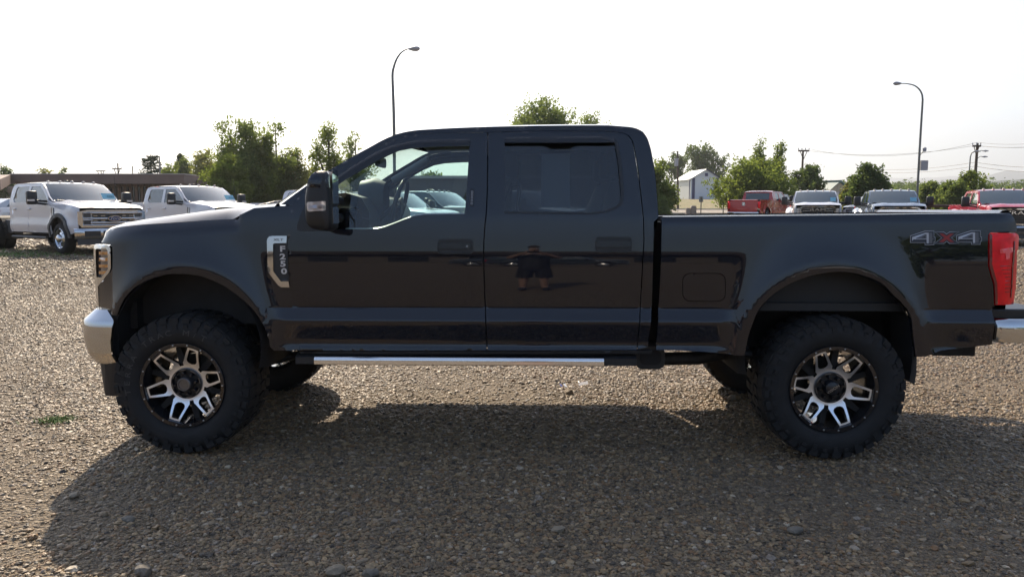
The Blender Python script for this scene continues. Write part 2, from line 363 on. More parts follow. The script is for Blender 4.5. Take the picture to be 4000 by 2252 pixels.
# ---- rain visors over both side windows (dark moulded plastic, standing off the door)
vis_f = [(839, 450), (879, 422.5), (910, 403), (942, 385), (979, 367.5), (1017, 357.5), (1054, 352.5), (1104, 350.5), (1182, 349.5), (1182, 367.5), (1104, 369), (1042, 372.5), (1004, 380), (969, 395), (946, 407), (924, 420), (874, 450), (841, 472)]
vis_r = [(1269, 348), (1273, 345), (1509, 342.5), (1529, 344.5), (1541, 350), (1549, 359), (1269, 359.5)]
def visor_D(pts, depth=.016):
    tz = np.array(LL(pts))
    def f(x, z):
        zt = np.interp(x, tz[:, 0], tz[:, 1]); t = np.clip((zt - z) / .032, 0, 1)
        return D(x, z) - .003 - depth * t ** .5
    return f
side('rain_visor', vis_f, m=trim_gloss, step=.014, thick=.012, gap=0, dfn=visor_D([(839, 450), (879, 422.5), (910, 403), (942, 385), (979, 367.5), (1017, 357.5), (1054, 352.5), (1104, 350.5), (1182, 349.5)]))
side('rain_visor', vis_r, m=trim_gloss, step=.014, thick=.012, gap=0, dfn=visor_D([(1269, 345), (1509, 342.5), (1529, 344.5), (1541, 350), (1549, 359)]))
# ---- mirror sail panel
side('mirror_sail', [(747, 575), (749, 562), (752, 552.5), (760, 530), (772, 512), (790, 496), (812, 478), (838, 460), (841, 474), (841, 580), (775, 581), (752, 580)], m=trim, step=.03, thick=.02, gap=0, off=-.006)
# ---- roof, windscreen, rear wall
def q3(p): x, z = L(*p); return Vector((x, float(D(np.array([x]), np.array([z]))[0]), z))
rp = [q3(p) for p in catmull(roofedge_px, 3)]
rows = []
for i, p in enumerate(rp):
    t = i / (len(rp) - 1); row = []; fr = max(0, 1 - t / .12); bk = max(0, (t - .9) / .1)
    for s in np.linspace(0, 1, 33):
        y = p.y + s * (CW - 2 * p.y); u = 2 * s - 1; c = 1 - u * u; cr = (1 - abs(u) ** 5)
        zc = .010 + .022 * min(1, t / .25) * (1 - bk ** 2 * .9)
        row.append((p.x - .13 * c * fr + .02 * c * bk, y, p.z + zc * cr))
    rows.append(row)
MB().grid(rows).build('roof', black_paint, truck, smooth=50)
# raised roof ribs (faint lines on the roof top)
wp = [q3(p) for p in catmull(pillar_px, 2)]
rows = []
for i, p in enumerate(wp):
    t = i / (len(wp) - 1); row = []
    for s in np.linspace(0, 1, 21):
        u = 2 * s - 1; c = 1 - u * u; row.append((p.x + .02 - (.30 * (1 - t) + .13 * t) * c, p.y + .012 + s * (CW - 2 * p.y - .024), p.z - .012 + (.03 * t) * c))
    rows.append(row)
MB().grid(rows).build('windshield', clear_glass, truck, smooth=60)
rows = []
ep = [q3(p) for p in catmull(rearedge_px, 2)] + [Vector((L(1644, 600)[0], .06, L(1644, 600)[1])), Vector((L(1640, 773)[0], .06, L(1640, 773)[1])), Vector((L(1634, 846)[0], .07, L(1634, 860)[1]))]
mbw = MB(); mbg = MB()
for i in range(len(ep) - 1):
    a_, b_ = ep[i], ep[i + 1]
    for (s0, s1) in ((0, .14), (.14, .86), (.86, 1)):
        q = [(p.x + .02 * (1 - (2 * s - 1) ** 2), p.y + s * (CW - 2 * p.y), p.z) for p, s in ((a_, s0), (b_, s0), (b_, s1), (a_, s1))]
        glass = s0 == .14 and a_.z < 2.03 and b_.z > 1.52
        (mbg if glass else mbw).add(q, [(0, 1, 2, 3)])
mbw.build('cab_rear_wall', black_paint, truck); mbg.build('rear_window', privacy_glass, truck)
# ---- hood
hd = [q3(p) for p in HL_PX] if 'HL_PX' in globals() else [Vector((x, float(D(np.array([x]), np.array([z]))[0]), z)) for x, z in catmull(HL, 3)]
hd += [q3(p) for p in ((610, 538), (640, 523.5), (690, 519.5), (730, 518))]
sil = [(248, 603), (256, 590), (262, 585), (290, 571), (330, 560), (380, 551), (450, 541), (540, 529), (640, 518), (700, 513.5), (730, 511)]
sx_ = [L(a_, b_, .3)[0] for a_, b_ in sil]; sz_ = [L(a_, b_, .3)[1] for a_, b_ in sil]
hd = [p for p in hd if p.x < -1.5]
hx = np.array([p.x for p in hd]); rows = []
for p in hd:
    row = []; zc = np.interp(p.x, sx_, sz_); t = (p.x - hx[0]) / (hx[-1] - hx[0]); bow = .16 * (1 - min(1, t / .5)) ** 1.5; W_ = CW - 2 * p.y - .012
    for s in np.concatenate([[0, .006, .015, .03, .045, .06, .08, .10, .13, .16], np.linspace(.2, .8, 13), [.84, .87, .90, .92, .94, .955, .97, .985, .994, 1]]):
        u = abs(2 * s - 1); c = 1 - u ** 2.2; d = min(s, 1 - s) * W_
        f = (1 - (1 - min(1, d / .19)) ** 1.8) - .5 * smoothstep(.25, .7, d) * min(1, .075 / max(.02, zc - p.z))
        row.append((p.x - bow * c - (.10 * c if t > .95 else .1 * c * t), p.y + .006 + s * W_, p.z + .001 + max(0, zc - p.z) * f))
    rows.append(row)
MB().grid(rows).build('hood', black_paint, truck, smooth=50)
# cowl and wipers
cx0 = hd[-1].x
MB().grid([[(cx0 - .14 * (1 - (2 * s - 1) ** 2) + dx, .16 + s * 1.68, z) for s in np.linspace(0, 1, 15)] for dx, z in ((-.05, 1.545), (.10, 1.56), (.28, 1.57))]).build('cowl_grille', trim, truck)
for a_, b_, ya in (((668, 514), (712, 505.5), .75), ((650, 517), (708, 507), 1.35)):
    p0, p1 = L(*a_, ya), L(*b_, ya + .3)
    MB().tube([(p0[0], ya, p0[1]), ((p0[0] + p1[0]) / 2, ya + .15, (p0[1] + p1[1]) / 2 + .006), (p1[0], ya + .3, p1[1])], .008, 6).build('wiper', trim, truck)
# ---- grille and front face (turned away from the camera)
gx = L(236, 700, .16)[0] + .0
g = MB()
for k in range(33):
    pass
fy = np.linspace(.30, 1.70, 15)
g.grid([[(gx - .10 * (1 - ((y - 1) / .9) ** 2) + .02, y, z) for y in fy] for z in (.97, 1.34)])
g.build('grille', trim, truck)
for z in (1.05, 1.16, 1.27):
    MB().tube([(gx - .10 * (1 - ((y - 1) / .9) ** 2) - .005, y, z) for y in np.linspace(.30, 1.70, 13)], .028, 8).build('grille_bar', chrome, truck)
# inner dark shell behind fenders, firewall
MB().box(gx + .10, -1.25, .32, 1.68, .80, 1.36).build('engine_bay', under, truck)
MB().box(-2.64, -2.52, .24, 1.76, .78, 1.33).build('radiator_support_fill', under, truck)  # unseen filler box, added to close the light gap between headlight and bumper
# ---- headlight (chrome surround, amber marker bars)
amber = mat('amber_lens', (.55, .20, .02), .15, coat=1, noise=.3, nscale=60)
smoke = mat('smoked_lens', (.10, .075, .06), .12, coat=1)
hl_o = [(230, 625), (231, 617), (238, 613.5), (255, 614), (270, 615.5), (276, 617.5), (280, 624), (281, 674), (276, 685), (262, 703), (249, 719), (248, 750), (248, 777), (240, 774), (232.5, 770), (231, 720), (230, 669)]
hl_h = [(243, 627), (246, 624.5), (270, 626), (273, 629), (273.5, 677), (258, 697), (245, 696), (243.5, 690)]
def hlD(x, z): return D(x, z) + .006 + 1.0 * np.maximum(0, -2.62 - x) ** 2
def hlO(px):
    out = []
    for p in px:
        y = .12; d = to_local_dir(ray(*p))
        for _ in range(40): q = CL + d * ((y - CL.y) / d.y); y += .4 * (min(.235, float(hlD(np.array([q.x]), np.array([q.z]))[0])) - y)
        out.append((q.x, q.z))
    return out
for mir in (None, CW):
    h = link('headlight', panel_mesh('headlight', hlO(hl_o), [hlO(hl_h)], lambda x, z: hlD(x, z) - .012, .014, None, .05, mir, 0), chrome, truck)
    link('marker_lens', panel_mesh('marker_lens', hlO([(241, 624), (246, 622), (272, 624), (276, 628), (276, 678), (260, 699), (243, 698), (241, 690)]), [], lambda x, z: hlD(x, z) + .012, .03, None, .01, mir, 0), smoke, h)
    for y0, y1 in ((632.5, 640), (648, 656), (665, 672), (681, 688.5)):
        xr = 272 if y0 < 672 else 268
        link('marker_bar', panel_mesh('marker_bar', hlO([(249, y0), (xr, y0), (xr, y1), (249, y1)]), [], lambda x, z: hlD(x, z) - .002, .03, None, .012, mir, 0), amber, h)
# lamp face towards the front
MB().grid([[(gx + .04 - .06 * s, .24 + .2 * s, z) for s in (0, .5, 1)] for z in (1.0, 1.32)]).build('headlamp_glass', smoke, truck)
MB().grid([[(gx + .04 - .06 * s, 1.76 - .2 * s, z) for s in (0, .5, 1)] for z in (1.0, 1.32)]).build('headlamp_glass', smoke, truck)
# ---- front bumper: plan curve x(y), chrome
def bump_row(z, dx, n=13): 
    r = []
    return r
bt = [L(231, 776, .15), L(217.5, 796, .18), L(215, 801, .18), L(214, 815, .18), L(217.8, 849, .18), L(226.8, 883, .18), L(243, 905, .18)]
rows = []
for i, (xf, zf) in enumerate(bt):
    row = []; xe = L([262, 288, 290, 286, 280, 280, 287][i], 800, .06)[0]; zf = zf if i else zf + .0
    w0 = [.10, .044, .036, .033, .033, .040, .055][i]
    # side return, corner, front face, corner, side return
    pts = [(xe, w0)] + [(xf + (xe - xf) * (1 - sin(R(a_))) ** 1.3, w0 + .17 * (1 - cos(R(a_)))) for a_ in (15, 30, 45, 60, 75, 90)]
    pts += [(xf - .10 * (1 - ((y - 1) / .8) ** 2), y) for y in (.35, .6, .8, 1.0)]
    full = pts + [(x, CW - y) for x, y in pts[::-1][1:]]
    rows.append([(x, y, zf + (.012 if j in (0, len(full) - 1) and i == 6 else 0)) for j, (x, y) in enumerate(full)])
mbp = MB().grid(rows)
mbp.build('front_bumper', chrome, truck, smooth=28)
rows2 = [[(x + .035, y + (.03 if y < 1 else -.03), z) for x, y, z in r] for r in rows[:1] + rows[-1:]]
MB().grid([rows[0], rows2[0]]).build('bumper_top', chrome, truck)
MB().grid([[(x + .03, min(max(y, .07), 1.93), z) for x, y, z in rows[-1]], [(x + .05, min(max(y, .09), 1.91), z - .22) for x, y, z in rows[-1]]]).build('air_dam', trim, truck)
for s in (0, 1):   # inner bumper end
    MB().box(L(284, 850, .06)[0] - .02, L(290, 850, .06)[0] + .01, *((.08, .3) if not s else (1.7, 1.92)), .62, .93).build('bumper_end_cap', trim, truck)
# ---- wheels
def rim_face_mesh():
    out = []; holes = []
    for k in range(6):
        th = R(60 * k); c, s = cos(th), sin(th)
        f = lambda t, r: (r * c - t * s, r * s + t * c)
        out += [f(t, r) for t, r in ((-.0525, .139), (-.035, .243), (0, .2455), (.035, .243), (.0525, .139), (.0555, .127))]
        for a_ in (24, 30, 36): out.append((.1175 * cos(th + R(a_)), .1175 * sin(th + R(a_))))
        out.append((lambda a2: (.139 * cos(a2), .139 * sin(a2)))(th + R(36.5)) if False else ((.127 ** 2 + .0555 ** 2) ** .5 * cos(th + R(60) - atan2(.0555, .127)), (.127 ** 2 + .0555 ** 2) ** .5 * sin(th + R(60) - atan2(.0555, .127))))
        holes.append([f(t, r) for t, r in ((-.0225, .232), (0, .2335), (.0225, .232), (.0335, .158), (.030, .145), (.019, .136), (0, .132), (-.019, .136), (-.030, .145), (-.0335, .158))])
    holes.append([(.099 * cos(R(a_)), .099 * sin(R(a_))) for a_ in range(0, 360, 12)])
    dd = lambda x, z: .062 - .045 * smoothstep(.10, .245, np.hypot(x, z))
    me = panel_mesh('spoke_face', out, holes, dd, .02, None, .035, None, 0)
    me.materials.append(brushed); me.materials.append(satin)
    sm = np.empty(len(me.polygons), bool); me.polygons.foreach_get('use_smooth', sm); me.polygons.foreach_set('material_index', (~sm).astype(int))
    return me
def blk(mb, a0, a1, r0, r1, y0, y1, sk=0.0, tp=0.0):
    vs = []
    for r in (r0, r1):
        for y, da in ((y0, 0), (y1, sk)):
            q_ = r - tp if (r == r1 and y == y0) else r
            for a_ in (a0, (a0 + a1) / 2, a1): vs.append((q_ * cos(a_ + da), y, q_ * sin(a_ + da)))
    mb.add(vs, [(0, 1, 4, 3), (1, 2, 5, 4), (6, 9, 10, 7), (7, 10, 11, 8), (0, 6, 7, 1), (1, 7, 8, 2), (3, 4, 10, 9), (4, 5, 11, 10), (0, 3, 9, 6), (2, 8, 11, 5)])
TR = .4555
def wheel_meshes():
    M = {}
    t = MB().lathe([(.012, .268), (-.006, .288), (-.02, .318), (-.026, .352), (-.022, .385), (-.010, .412), (.006, .434), (.026, .443), (.16, .4455), (.294, .443), (.314, .430), (.33, .405), (.34, .36), (.335, .30), (.31, .262)], 96)
    M['tyre'] = t.mesh('tyre', 40)
    b = MB(); N = 36; st = 2 * pi / N
    for k in range(N):
        a0 = k * st
        w = .80 if k % 2 else .72
        blk(b, a0, a0 + st * w, .430, TR, (.004 if k % 2 else -.004), .078, .02, .009)
        blk(b, a0 + .04 * st, a0 + st * (w - .04), .395 if k % 2 else .408, .436, -.0185 if k % 2 else -.021, .02)
        blk(b, a0 + .1 * st, a0 + st * .5, .362 if k % 2 else .380, .398, -.0285, -.005)
        blk(b, a0 + .3 * st, a0 + st * .95, .430, TR, .088, .152, -.05); blk(b, a0 + .0 * st, a0 + st * .65, .430, TR, .166, .232, .05)
        blk(b, a0 + .2 * st, a0 + st * .86, .430, TR, .244, .322, -.02)
    M['tread'] = b.mesh('tread')
    # raised ring lines and sidewall
    M['rim'] = MB().lathe([(.02, .249), (-.002, .2495), (-.010, .253), (-.010, .274), (-.004, .279), (.014, .281), (.02, .27)], 96).lathe([(.0, .2495), (.05, .243), (.16, .232), (.30, .232), (.31, .265)], 72).mesh('rim', 30)
    rv = MB().lathe([(-.0145, .0), (-.0145, .0032), (-.0135, .005), (-.009, .0056)], 10); M['rivet'] = rv.mesh('rivet', 30)
    inner = MB().lathe([(.085, .05), (.085, .115), (.12, .12)], 40)
    for k in range(6):
        th = R(60 * k + 30); c, s = cos(th), sin(th); f = lambda t, r, y: (r * c - t * s, y, r * s + t * c)
        vs = [f(t, r, y) for (t, r, y) in ((-.026, .10, .085), (.026, .10, .085), (.016, .24, .075), (-.016, .24, .075), (-.026, .10, .13), (.026, .10, .13), (.016, .24, .12), (-.016, .24, .12))]
        inner.add(vs, [(0, 1, 2, 3), (4, 7, 6, 5), (0, 4, 5, 1), (2, 6, 7, 3), (0, 3, 7, 4), (1, 5, 6, 2)])
    M['inner_spokes'] = inner.mesh('inner_spokes')
    M['brake_disc'] = MB().lathe([(.21, .06), (.20, .065), (.20, .165), (.225, .168), (.225, .06)], 48).mesh('brake_disc', 30)
    rr_ = MB().lathe([(.062, .1), (.052, .100), (.050, .094), (.075, .088), (.075, .045), (.066, .04)], 48)
    M['hub_ring'] = rr_.mesh('hub_ring', 35)
    M['lug_nut'] = MB().lathe([(.03, 0), (.03, .009), (.034, .011), (.075, .012)], 8).mesh('lug_nut', 30)
    ac = MB(); blk(ac, 0, R(25), .0885, .0945, .0485, .052); M['hub_ring_edge'] = ac.mesh('hub_ring_edge')
    M['cap_a'] = MB().lathe([(.08, .046), (.022, .046), (.016, .043), (.014, .040), (.014, .034), (.019, .031), (.020, 0)], 40).mesh('centre_cap', 30)
    M['cap_b'] = MB().lathe([(.08, .046), (.020, .046), (.012, .042), (.008, .034), (.006, 0)], 40).mesh('centre_cap', 30)
    return M
WM = wheel_meshes(); WF = rim_face_mesh()
greyc = mat('cap_grey', (.16, .16, .165), .3, metal=.8)
letter = mat('tyre_lettering', (.05, .05, .05), .55)
TL = {}
for ch in 'TERAC/M': TL[ch] = text_mesh(ch, .05, .0015, 1.25)
def arc_text(txt, rad, a_mid, step, parent, fz=0):
    n = len(txt)
    for i, ch in enumerate(txt):
        if ch == ' ': continue
        a_ = a_mid - (i - (n - 1) / 2) * step
        o = link('lettering', TL[ch], letter, parent, loc=(rad * cos(a_), -.0255, rad * sin(a_)), rot=(pi / 2, 0, 0)); o.rotation_euler = (Matrix.Rotation(-(a_ - pi / 2), 4, 'Y') @ Matrix.Rotation(pi / 2, 4, 'X')).to_euler()
VIS = text_mesh('VISION', .022, .001, 1.3)
mbl = MB().box(-.018, .018, -.001, .001, -.0045, .0045); BOWT = mbl.mesh('cap_mark')
def make_wheel(x, y, z, rot, spin, cap, text=False):
    w = link('wheel', WM['rim'], satin, truck, loc=(x, y, z), rot=(0, 0, rot))
    link('tyre', WM['tyre'], rubber, w); link('tread', WM['tread'], rubber, w)
    f = link('spoke_face', WF, None, w); f.rotation_euler = (0, -R(spin), 0)
    i_ = link('inner_spokes', WM['inner_spokes'], under, w); i_.rotation_euler = (0, -R(spin), 0)
    link('brake_disc', WM['brake_disc'], dirtmetal, w); link('hub_ring', WM['hub_ring'], trim, w)
    for k in range(8):
        th = R(45 * k + 10); link('lug_nut', WM['lug_nut'], trim_gloss, w, loc=(.068 * cos(th), 0, .068 * sin(th))); link('hub_ring_edge', WM['hub_ring_edge'], greyc, w, rot=(0, R(45 * k), 0))
    link('centre_cap', WM['cap_a'] if cap == 'a' else WM['cap_b'], greyc if cap == 'a' else trim_gloss, w)
    for k in range(18):
        a_ = R(20 * k + spin + 7); link('rivet', WM['rivet'], steel, w, loc=(.2635 * cos(a_), 0, .2635 * sin(a_)))
    if cap == 'a': link('cap_mark', BOWT, greyc, w, loc=(0, .018, 0), rot=(0, R(-30), 0))
    else:
        o = link('cap_lettering', VIS, steel, w, loc=(0, .0045, 0)); o.rotation_euler = (Matrix.Rotation(-R(36), 4, 'Y') @ Matrix.Rotation(pi / 2, 4, 'X')).to_euler()
    if text:
        arc_text('TERRA', .345, R(168), R(9.5), w); arc_text('TRAC M/T', .345, R(96), R(9.5), w)
    return w
HZ = .449
make_wheel(fx, 0, HZ, 0, 13, 'a', True); make_wheel(rx, 0, HZ, 0, -9, 'b')
make_wheel(fx, CW, HZ, pi, 30, 'a'); make_wheel(rx, CW, HZ, pi, 5, 'b')
# ---- wheel-house liners
for (cx, cz, r), xo in ((ARF, 0), (ARR, 0)):
    for s in (0, 1):
        P = []
        for y in (.022, .10, .52):
            yy = y if s == 0 else CW - y
            P.append([(cx + (r + (.012 if y < .05 else .05)) * cos(R(a_)), yy, cz + (r + (.012 if y < .05 else .05)) * sin(R(a_))) for a_ in range(-16, 201, 7)])
        MB().grid(P).build('wheel_liner', under, truck, smooth=40)
        yy = .52 if s == 0 else CW - .52
        MB().add([(cx + (r + .05) * cos(R(a_)), yy, cz + (r + .05) * sin(R(a_))) for a_ in range(-16, 201, 7)] + [(cx, yy, cz + .1)], [(i, i + 1, 31) for i in range(30)]).build('inner_wheel_arch', under, truck)
# ---- chassis
for y in (.52, 1.40):
    MB().box(-2.55, 3.0, y, y + .08, .66, .84).build('frame_rail', under, truck)
for x in (fx, rx):
    m_ = MB().tube([(x, .30, HZ), (x, 1.70, HZ)], .05, 14)
    m_.build('axle', dirtmetal, truck, smooth=40)
    yc = .78 if x < 0 else 1.0
    MB().lathe([(-.15, .06), (-.10, .13), (0, .17), (.10, .13), (.15, .06)], 20, c=(x, yc, HZ)).build('differential', dirtmetal, truck, smooth=40)
for y in (.42, 1.58):
    MB().tube([(fx + .13, y, HZ - .02), (fx + .10, y + .02, 1.15)], .035, 12).tube([(fx + .115, y + .01, .72), (fx + .10, y + .02, 1.16)], .045, 12).build('shock_absorber', dirtmetal, truck, smooth=40)
    co = [(fx - .02 + .07 * cos(t * 2 * pi * 6), y + .14 + .07 * sin(t * 2 * pi * 6), .52 + .42 * t) for t in np.linspace(0, 1, 90)]
    MB().tube(co, .011, 6).build('coil_spring', dirtmetal, truck, smooth=60)
    MB().tube([(fx + .05, y + .05, .43), (fx + .95, y + .22, .62)], .03, 8).build('radius_arm', under, truck, smooth=40)
    MB().tube([(rx + .10, y, HZ + .02), (rx - .18, y + .05, 1.02)], .032, 12).build('shock_absorber', dirtmetal, truck, smooth=40)
    MB().grid([[(rx + u, y + dy, .60 + .12 * (u / .75) ** 2 + .0) for u in np.linspace(-.75, .75, 9)] for dy in (.0, .07)]).grid([[(rx + u, y + dy, .565 + .12 * (u / .75) ** 2) for u in np.linspace(-.6, .6, 9)] for dy in (.0, .07)]).build('leaf_spring', under, truck)
MB().tube([(fx + .5, 1.0, .72), (-.3, 1.0, .70), (rx - .15, 1.0, .50)], .05, 14).build('drive_shaft', dirtmetal, truck, smooth=40)
MB().tube([(-1.2, 1.25, .62), (-.2, 1.28, .60), (1.2, 1.3, .62), (1.9, 1.5, .80), (2.6, 1.75, .72)], .045, 12).build('exhaust_pipe', dirtmetal, truck, smooth=40)
MB().box(.25, 1.15, .60, 1.02, .60, .84, .04).build('fuel_tank', under, truck)
MB().box(-1.35, -.2, .75, 1.25, .60, .86, .05).build('gearbox', under, truck)
# bracket hanging below cab/bed gap, clutter ahead of the rear wheel
bx0, bz0 = L(1597, 926, .22); bx1, bz1 = L(1671, 885, .22)
b = MB(); poly = rr(bx0, bz0, bx1, .68, .045, 4); b.prism(poly, lambda a_, c_: (a_, .20, c_), lambda a_, c_: (a_, .42, c_)); b.build('tank_bracket', trim, truck)
poly = rr(bx0 + .025, bz0 + .03, bx1 - .025, .66, .035, 4); MB().prism(poly, lambda a_, c_: (a_, .192, c_), lambda a_, c_: (a_, .20, c_)).build('bracket_plate', under, truck)
p0 = L(1671, 905, .35); p1 = L(1760, 912, .35); p2 = L(1885, 905, .35)
MB().tube([(p0[0], .40, p0[1]), (p1[0], .42, p1[1] + .02), (p2[0], .45, p2[1] + .06)], .045, 10).tube([(p0[0], .34, .70), (p1[0], .36, .66), (p2[0], .40, .64)], .02, 8).tube([(p1[0] + .1, .33, .72), (p1[0] + .22, .35, .62), (p1[0] + .35, .35, .60)], .028, 8).build('brake_lines', dirtmetal, truck, smooth=50)
MB().box(p1[0] + .05, p1[0] + .22, .33, .50, .60, .72, .015).build('spring_hanger', under, truck)
# floor pan, bed floor, bed inner walls, tailgate
xcb = L(1644, 700, .06)[0]; xbed = L(1664, 700, .06)[0]; xte = L(2548, 600, .06)[0]
MB().box(-1.55, xcb - .02, .10, 1.90, .80, .90).build('floor_pan', under, truck)
bedl = mat('bed_liner', (.02, .02, .02), .7)
zt0 = BEDLINE[0, 1]; zt1 = BEDLINE[-1, 1]
MB().box(xbed + .02, xte - .06, .12, 1.88, .93, .98).build('bed_floor', bedl, truck)
for s in (0, 1):
    ya, yb = (.17, .175) if s == 0 else (CW - .175, CW - .17)
    MB().grid([[(x, y, z) for x in np.linspace(xbed + .01, xte - .05, 12)] for y, z in ((ya, .98), (ya, 1.40))]).build('bed_inner_wall', bedl, truck)
    P = []
    for f, dz in ((0, .0), (.25, .003), (.6, .003), (1, -.002)):
        dz -= .012 * s
        P.append([(x, (lambda q: q if s == 0 else CW - q)(float(D(np.array([x]), np.array([np.interp(x, BEDLINE[:, 0], BEDLINE[:, 1])]))[0]) * (1 - f) + .19 * f), np.interp(x, BEDLINE[:, 0], BEDLINE[:, 1]) + dz) for x in np.linspace(xbed + .005, xte - .01, 20)])
    P.append([(x, y, z - .03) for x, y, z in P[-1]])
    MB().grid(P).build('bed_rail_cap', trim_gloss, truck, smooth=40)
MB().box(xbed - .0, xbed + .04, .10, 1.90, .93, zt0 - .035).build('bed_front_wall', bedl, truck)
MB().grid([[(xte + dx, y, z) for y in np.linspace(.14, 1.86, 12)] for dx, z in ((-.05, .94), (-.05, zt1 - .0), (-.03, zt1 + .016), (.0, zt1 + .018), (.025, zt1 + .004), (.02, zt1 - .10), (.035, 1.2), (.03, .94))]).build('tailgate', black_paint, truck, smooth=35)
# ---- tail lamp
tl_red = mat('tail_lamp_red', (1.0, .018, .030), .30, metal=.65, coat=.35, noise=.35, nscale=12)
tl_dark = mat('tail_lamp_dark', (.16, .010, .014), .15, coat=1.0)
tl_lens = mat('tail_lamp_bright', (1.0, .10, .10), .12, coat=1.0, emit=None)
tl = [(2486, 590), (2491, 586), (2525, 585.5), (2556, 586), (2563, 590), (2565, 597), (2563, 626), (2559, 631), (2557, 716), (2558, 724), (2555, 731), (2551, 764), (2525, 766), (2501, 766), (2499, 713), (2492, 690), (2486, 668)]
def tlD(x, z): return D0(x, z) - .004 + .9 * np.maximum(0, x - 3.05) ** 2
TLM = []
for mir in (None, CW):
    t = link('tail_lamp', panel_mesh('tail_lamp', LL(tl), [], tlD, .02, None, .10, mir, 0), tl_red, truck)
    def sub(nm, px, m, off): link(nm, panel_mesh(nm, LL(px), [], lambda x, z: tlD(x, z) + off, .02, None, .006, mir, 0), m, t)
    sub('lamp_border', [(2486.5, 591), (2490, 588), (2493, 590), (2493, 664), (2499, 686), (2505.5, 710), (2507, 765), (2501.5, 765), (2499.5, 713), (2492.5, 690), (2486.5, 668)], tl_dark, -.004)
    sub('lamp_divider', [(2550, 606), (2552.5, 606), (2550.5, 660), (2548, 670), (2543, 748), (2540.5, 748), (2545, 668)], tl_dark, -.004)
    sub('reversing_lens', [(2513, 626), (2546, 621), (2546, 633), (2538, 636), (2538, 650), (2528, 652), (2527, 636), (2513, 636)], tl_lens, -.004)
    for i in range(8):
        yy = 668 + i * 9.3; x0 = 2514 + min(i, 3) * 4; sub('lens_rib', [(x0, yy), (2541 - i * .5, yy - .5), (2541 - i * .5, yy + 1), (x0, yy + 1.5)], tl_dark, -.003)
# ---- rear bumper, hitch, mud flap
bz_t = L(2530, 799, .12)[1]; bz_b = L(2530, 850, .12)[1]; bxe = L(2500, 820, .08)[0]
rows = []
for dz, ins in ((0, .02), (-.012, .0), (-.06, -.012), (bz_b - bz_t - .02, .0), (bz_b - bz_t, .03)):
    pts = [(bxe, .12 + ins), (bxe + .04, .075 + ins), (bxe + .12, .06 + ins), (bxe + .30, .065 + ins), (bxe + .37, .11 + ins), (bxe + .40 - ins, .2), (bxe + .42 - ins, 1.0)]
    rows.append([(x, y, bz_t + dz) for x, y in pts] + [(x, CW - y, bz_t + dz) for x, y in pts[::-1][1:]])
MB().grid(rows).build('rear_bumper', chrome, truck, smooth=60)
MB().box(bxe - .03, bxe + .36, .13, CW - .13, bz_t - .01, L(2500, 777, .12)[1], .01).build('bumper_step_pad', trim, truck)
MB().box(L(2361, 890, .35)[0], L(2467, 890, .35)[0], .42, .52, L(2400, 899, .35)[1], .78).build('hitch_bracket', under, truck)
MB().box(L(2440, 890, .35)[0], L(2467, 890, .35)[0] + .12, .9, 1.1, .56, .66).build('tow_hitch', under, truck)
fl = [L(2281, 955, .06), L(2294, 964, .06), L(2299, 930, .06), L(2299, 882, .06), L(2293, 800, .06), L(2288, 795, .06), L(2290, 860, .06), L(2288, 900, .06)]
for s in (0, 1):
    MB().prism(fl, lambda a_, c_: (a_, .03 if s == 0 else CW - .03, c_), lambda a_, c_: (a_ , .33 if s == 0 else CW - .33, c_)).build('mud_flap', trim, truck)
# ---- running boards
def lz(py, w): return L(1200, py, w)[1]
for s in (0, 1):
    Y = (lambda v: v) if s == 0 else (lambda v: CW - v)
    xa, xb = L(789.5, 910, .0)[0], L(1519, 910, .0)[0]; zt, zb = lz(901, .0), lz(918, .0)
    rows = [[(x, Y(y), z) for x in np.linspace(xa, xb, 10)] for y, z in ((.06, zt + .012), (.03, zt + .009), (.014, zt + .004), (.006, zt - .003), (.002, zt - .010), (.0011, zt - .016), (.0, zb + .002), (.008, zb - .003))]
    MB().grid(rows).build('step_bar', mat('step_bar_chrome', (.88, .88, .88), .12, metal=1.0), truck, smooth=60)
    x0, x1 = L(745, 910, .03)[0], L(1600, 910, .03)[0]
    b = MB(); pr = [(.012, zb), (.012, zt), (.05, zt + .018), (.19, zt + .03), (.20, zt - .02), (.06, zb - .004)]
    def seg(x0, x1, inn): b.grid([[(x, Y(y + inn * (1 if i < 3 else 0)), z) for i, (y, z) in enumerate(pr + pr[:1])] for x in (x0, x1)]); b.add([(x0, Y(y), z) for y, z in pr], [tuple(range(6))]); b.add([(x1, Y(y), z) for y, z in pr], [tuple(range(6))])
    seg(x0, x1, 0.004); b.build('running_board', trim, truck)
    for q0, q1 in ((855, 1040), (1235, 1440)):
        n = 10; xs0, xs1 = L(q0, 900, .1)[0], L(q1, 900, .1)[0]
        pad = MB()
        for k in range(n):
            xx = xs0 + (xs1 - xs0) * k / n; pad.box(xx, xx + .055, min(Y(.06), Y(.18)), max(Y(.06), Y(.18)), zt + .03, zt + .048, .006)
        pad.build('step_pad', under, truck)
    for xx in (xa + .25, (xa + xb) / 2, xb - .2):
        MB().box(xx, xx + .06, min(Y(.14), Y(.55)), max(Y(.14), Y(.55)), zt - .02, zt + .02).build('step_bracket', under, truck)
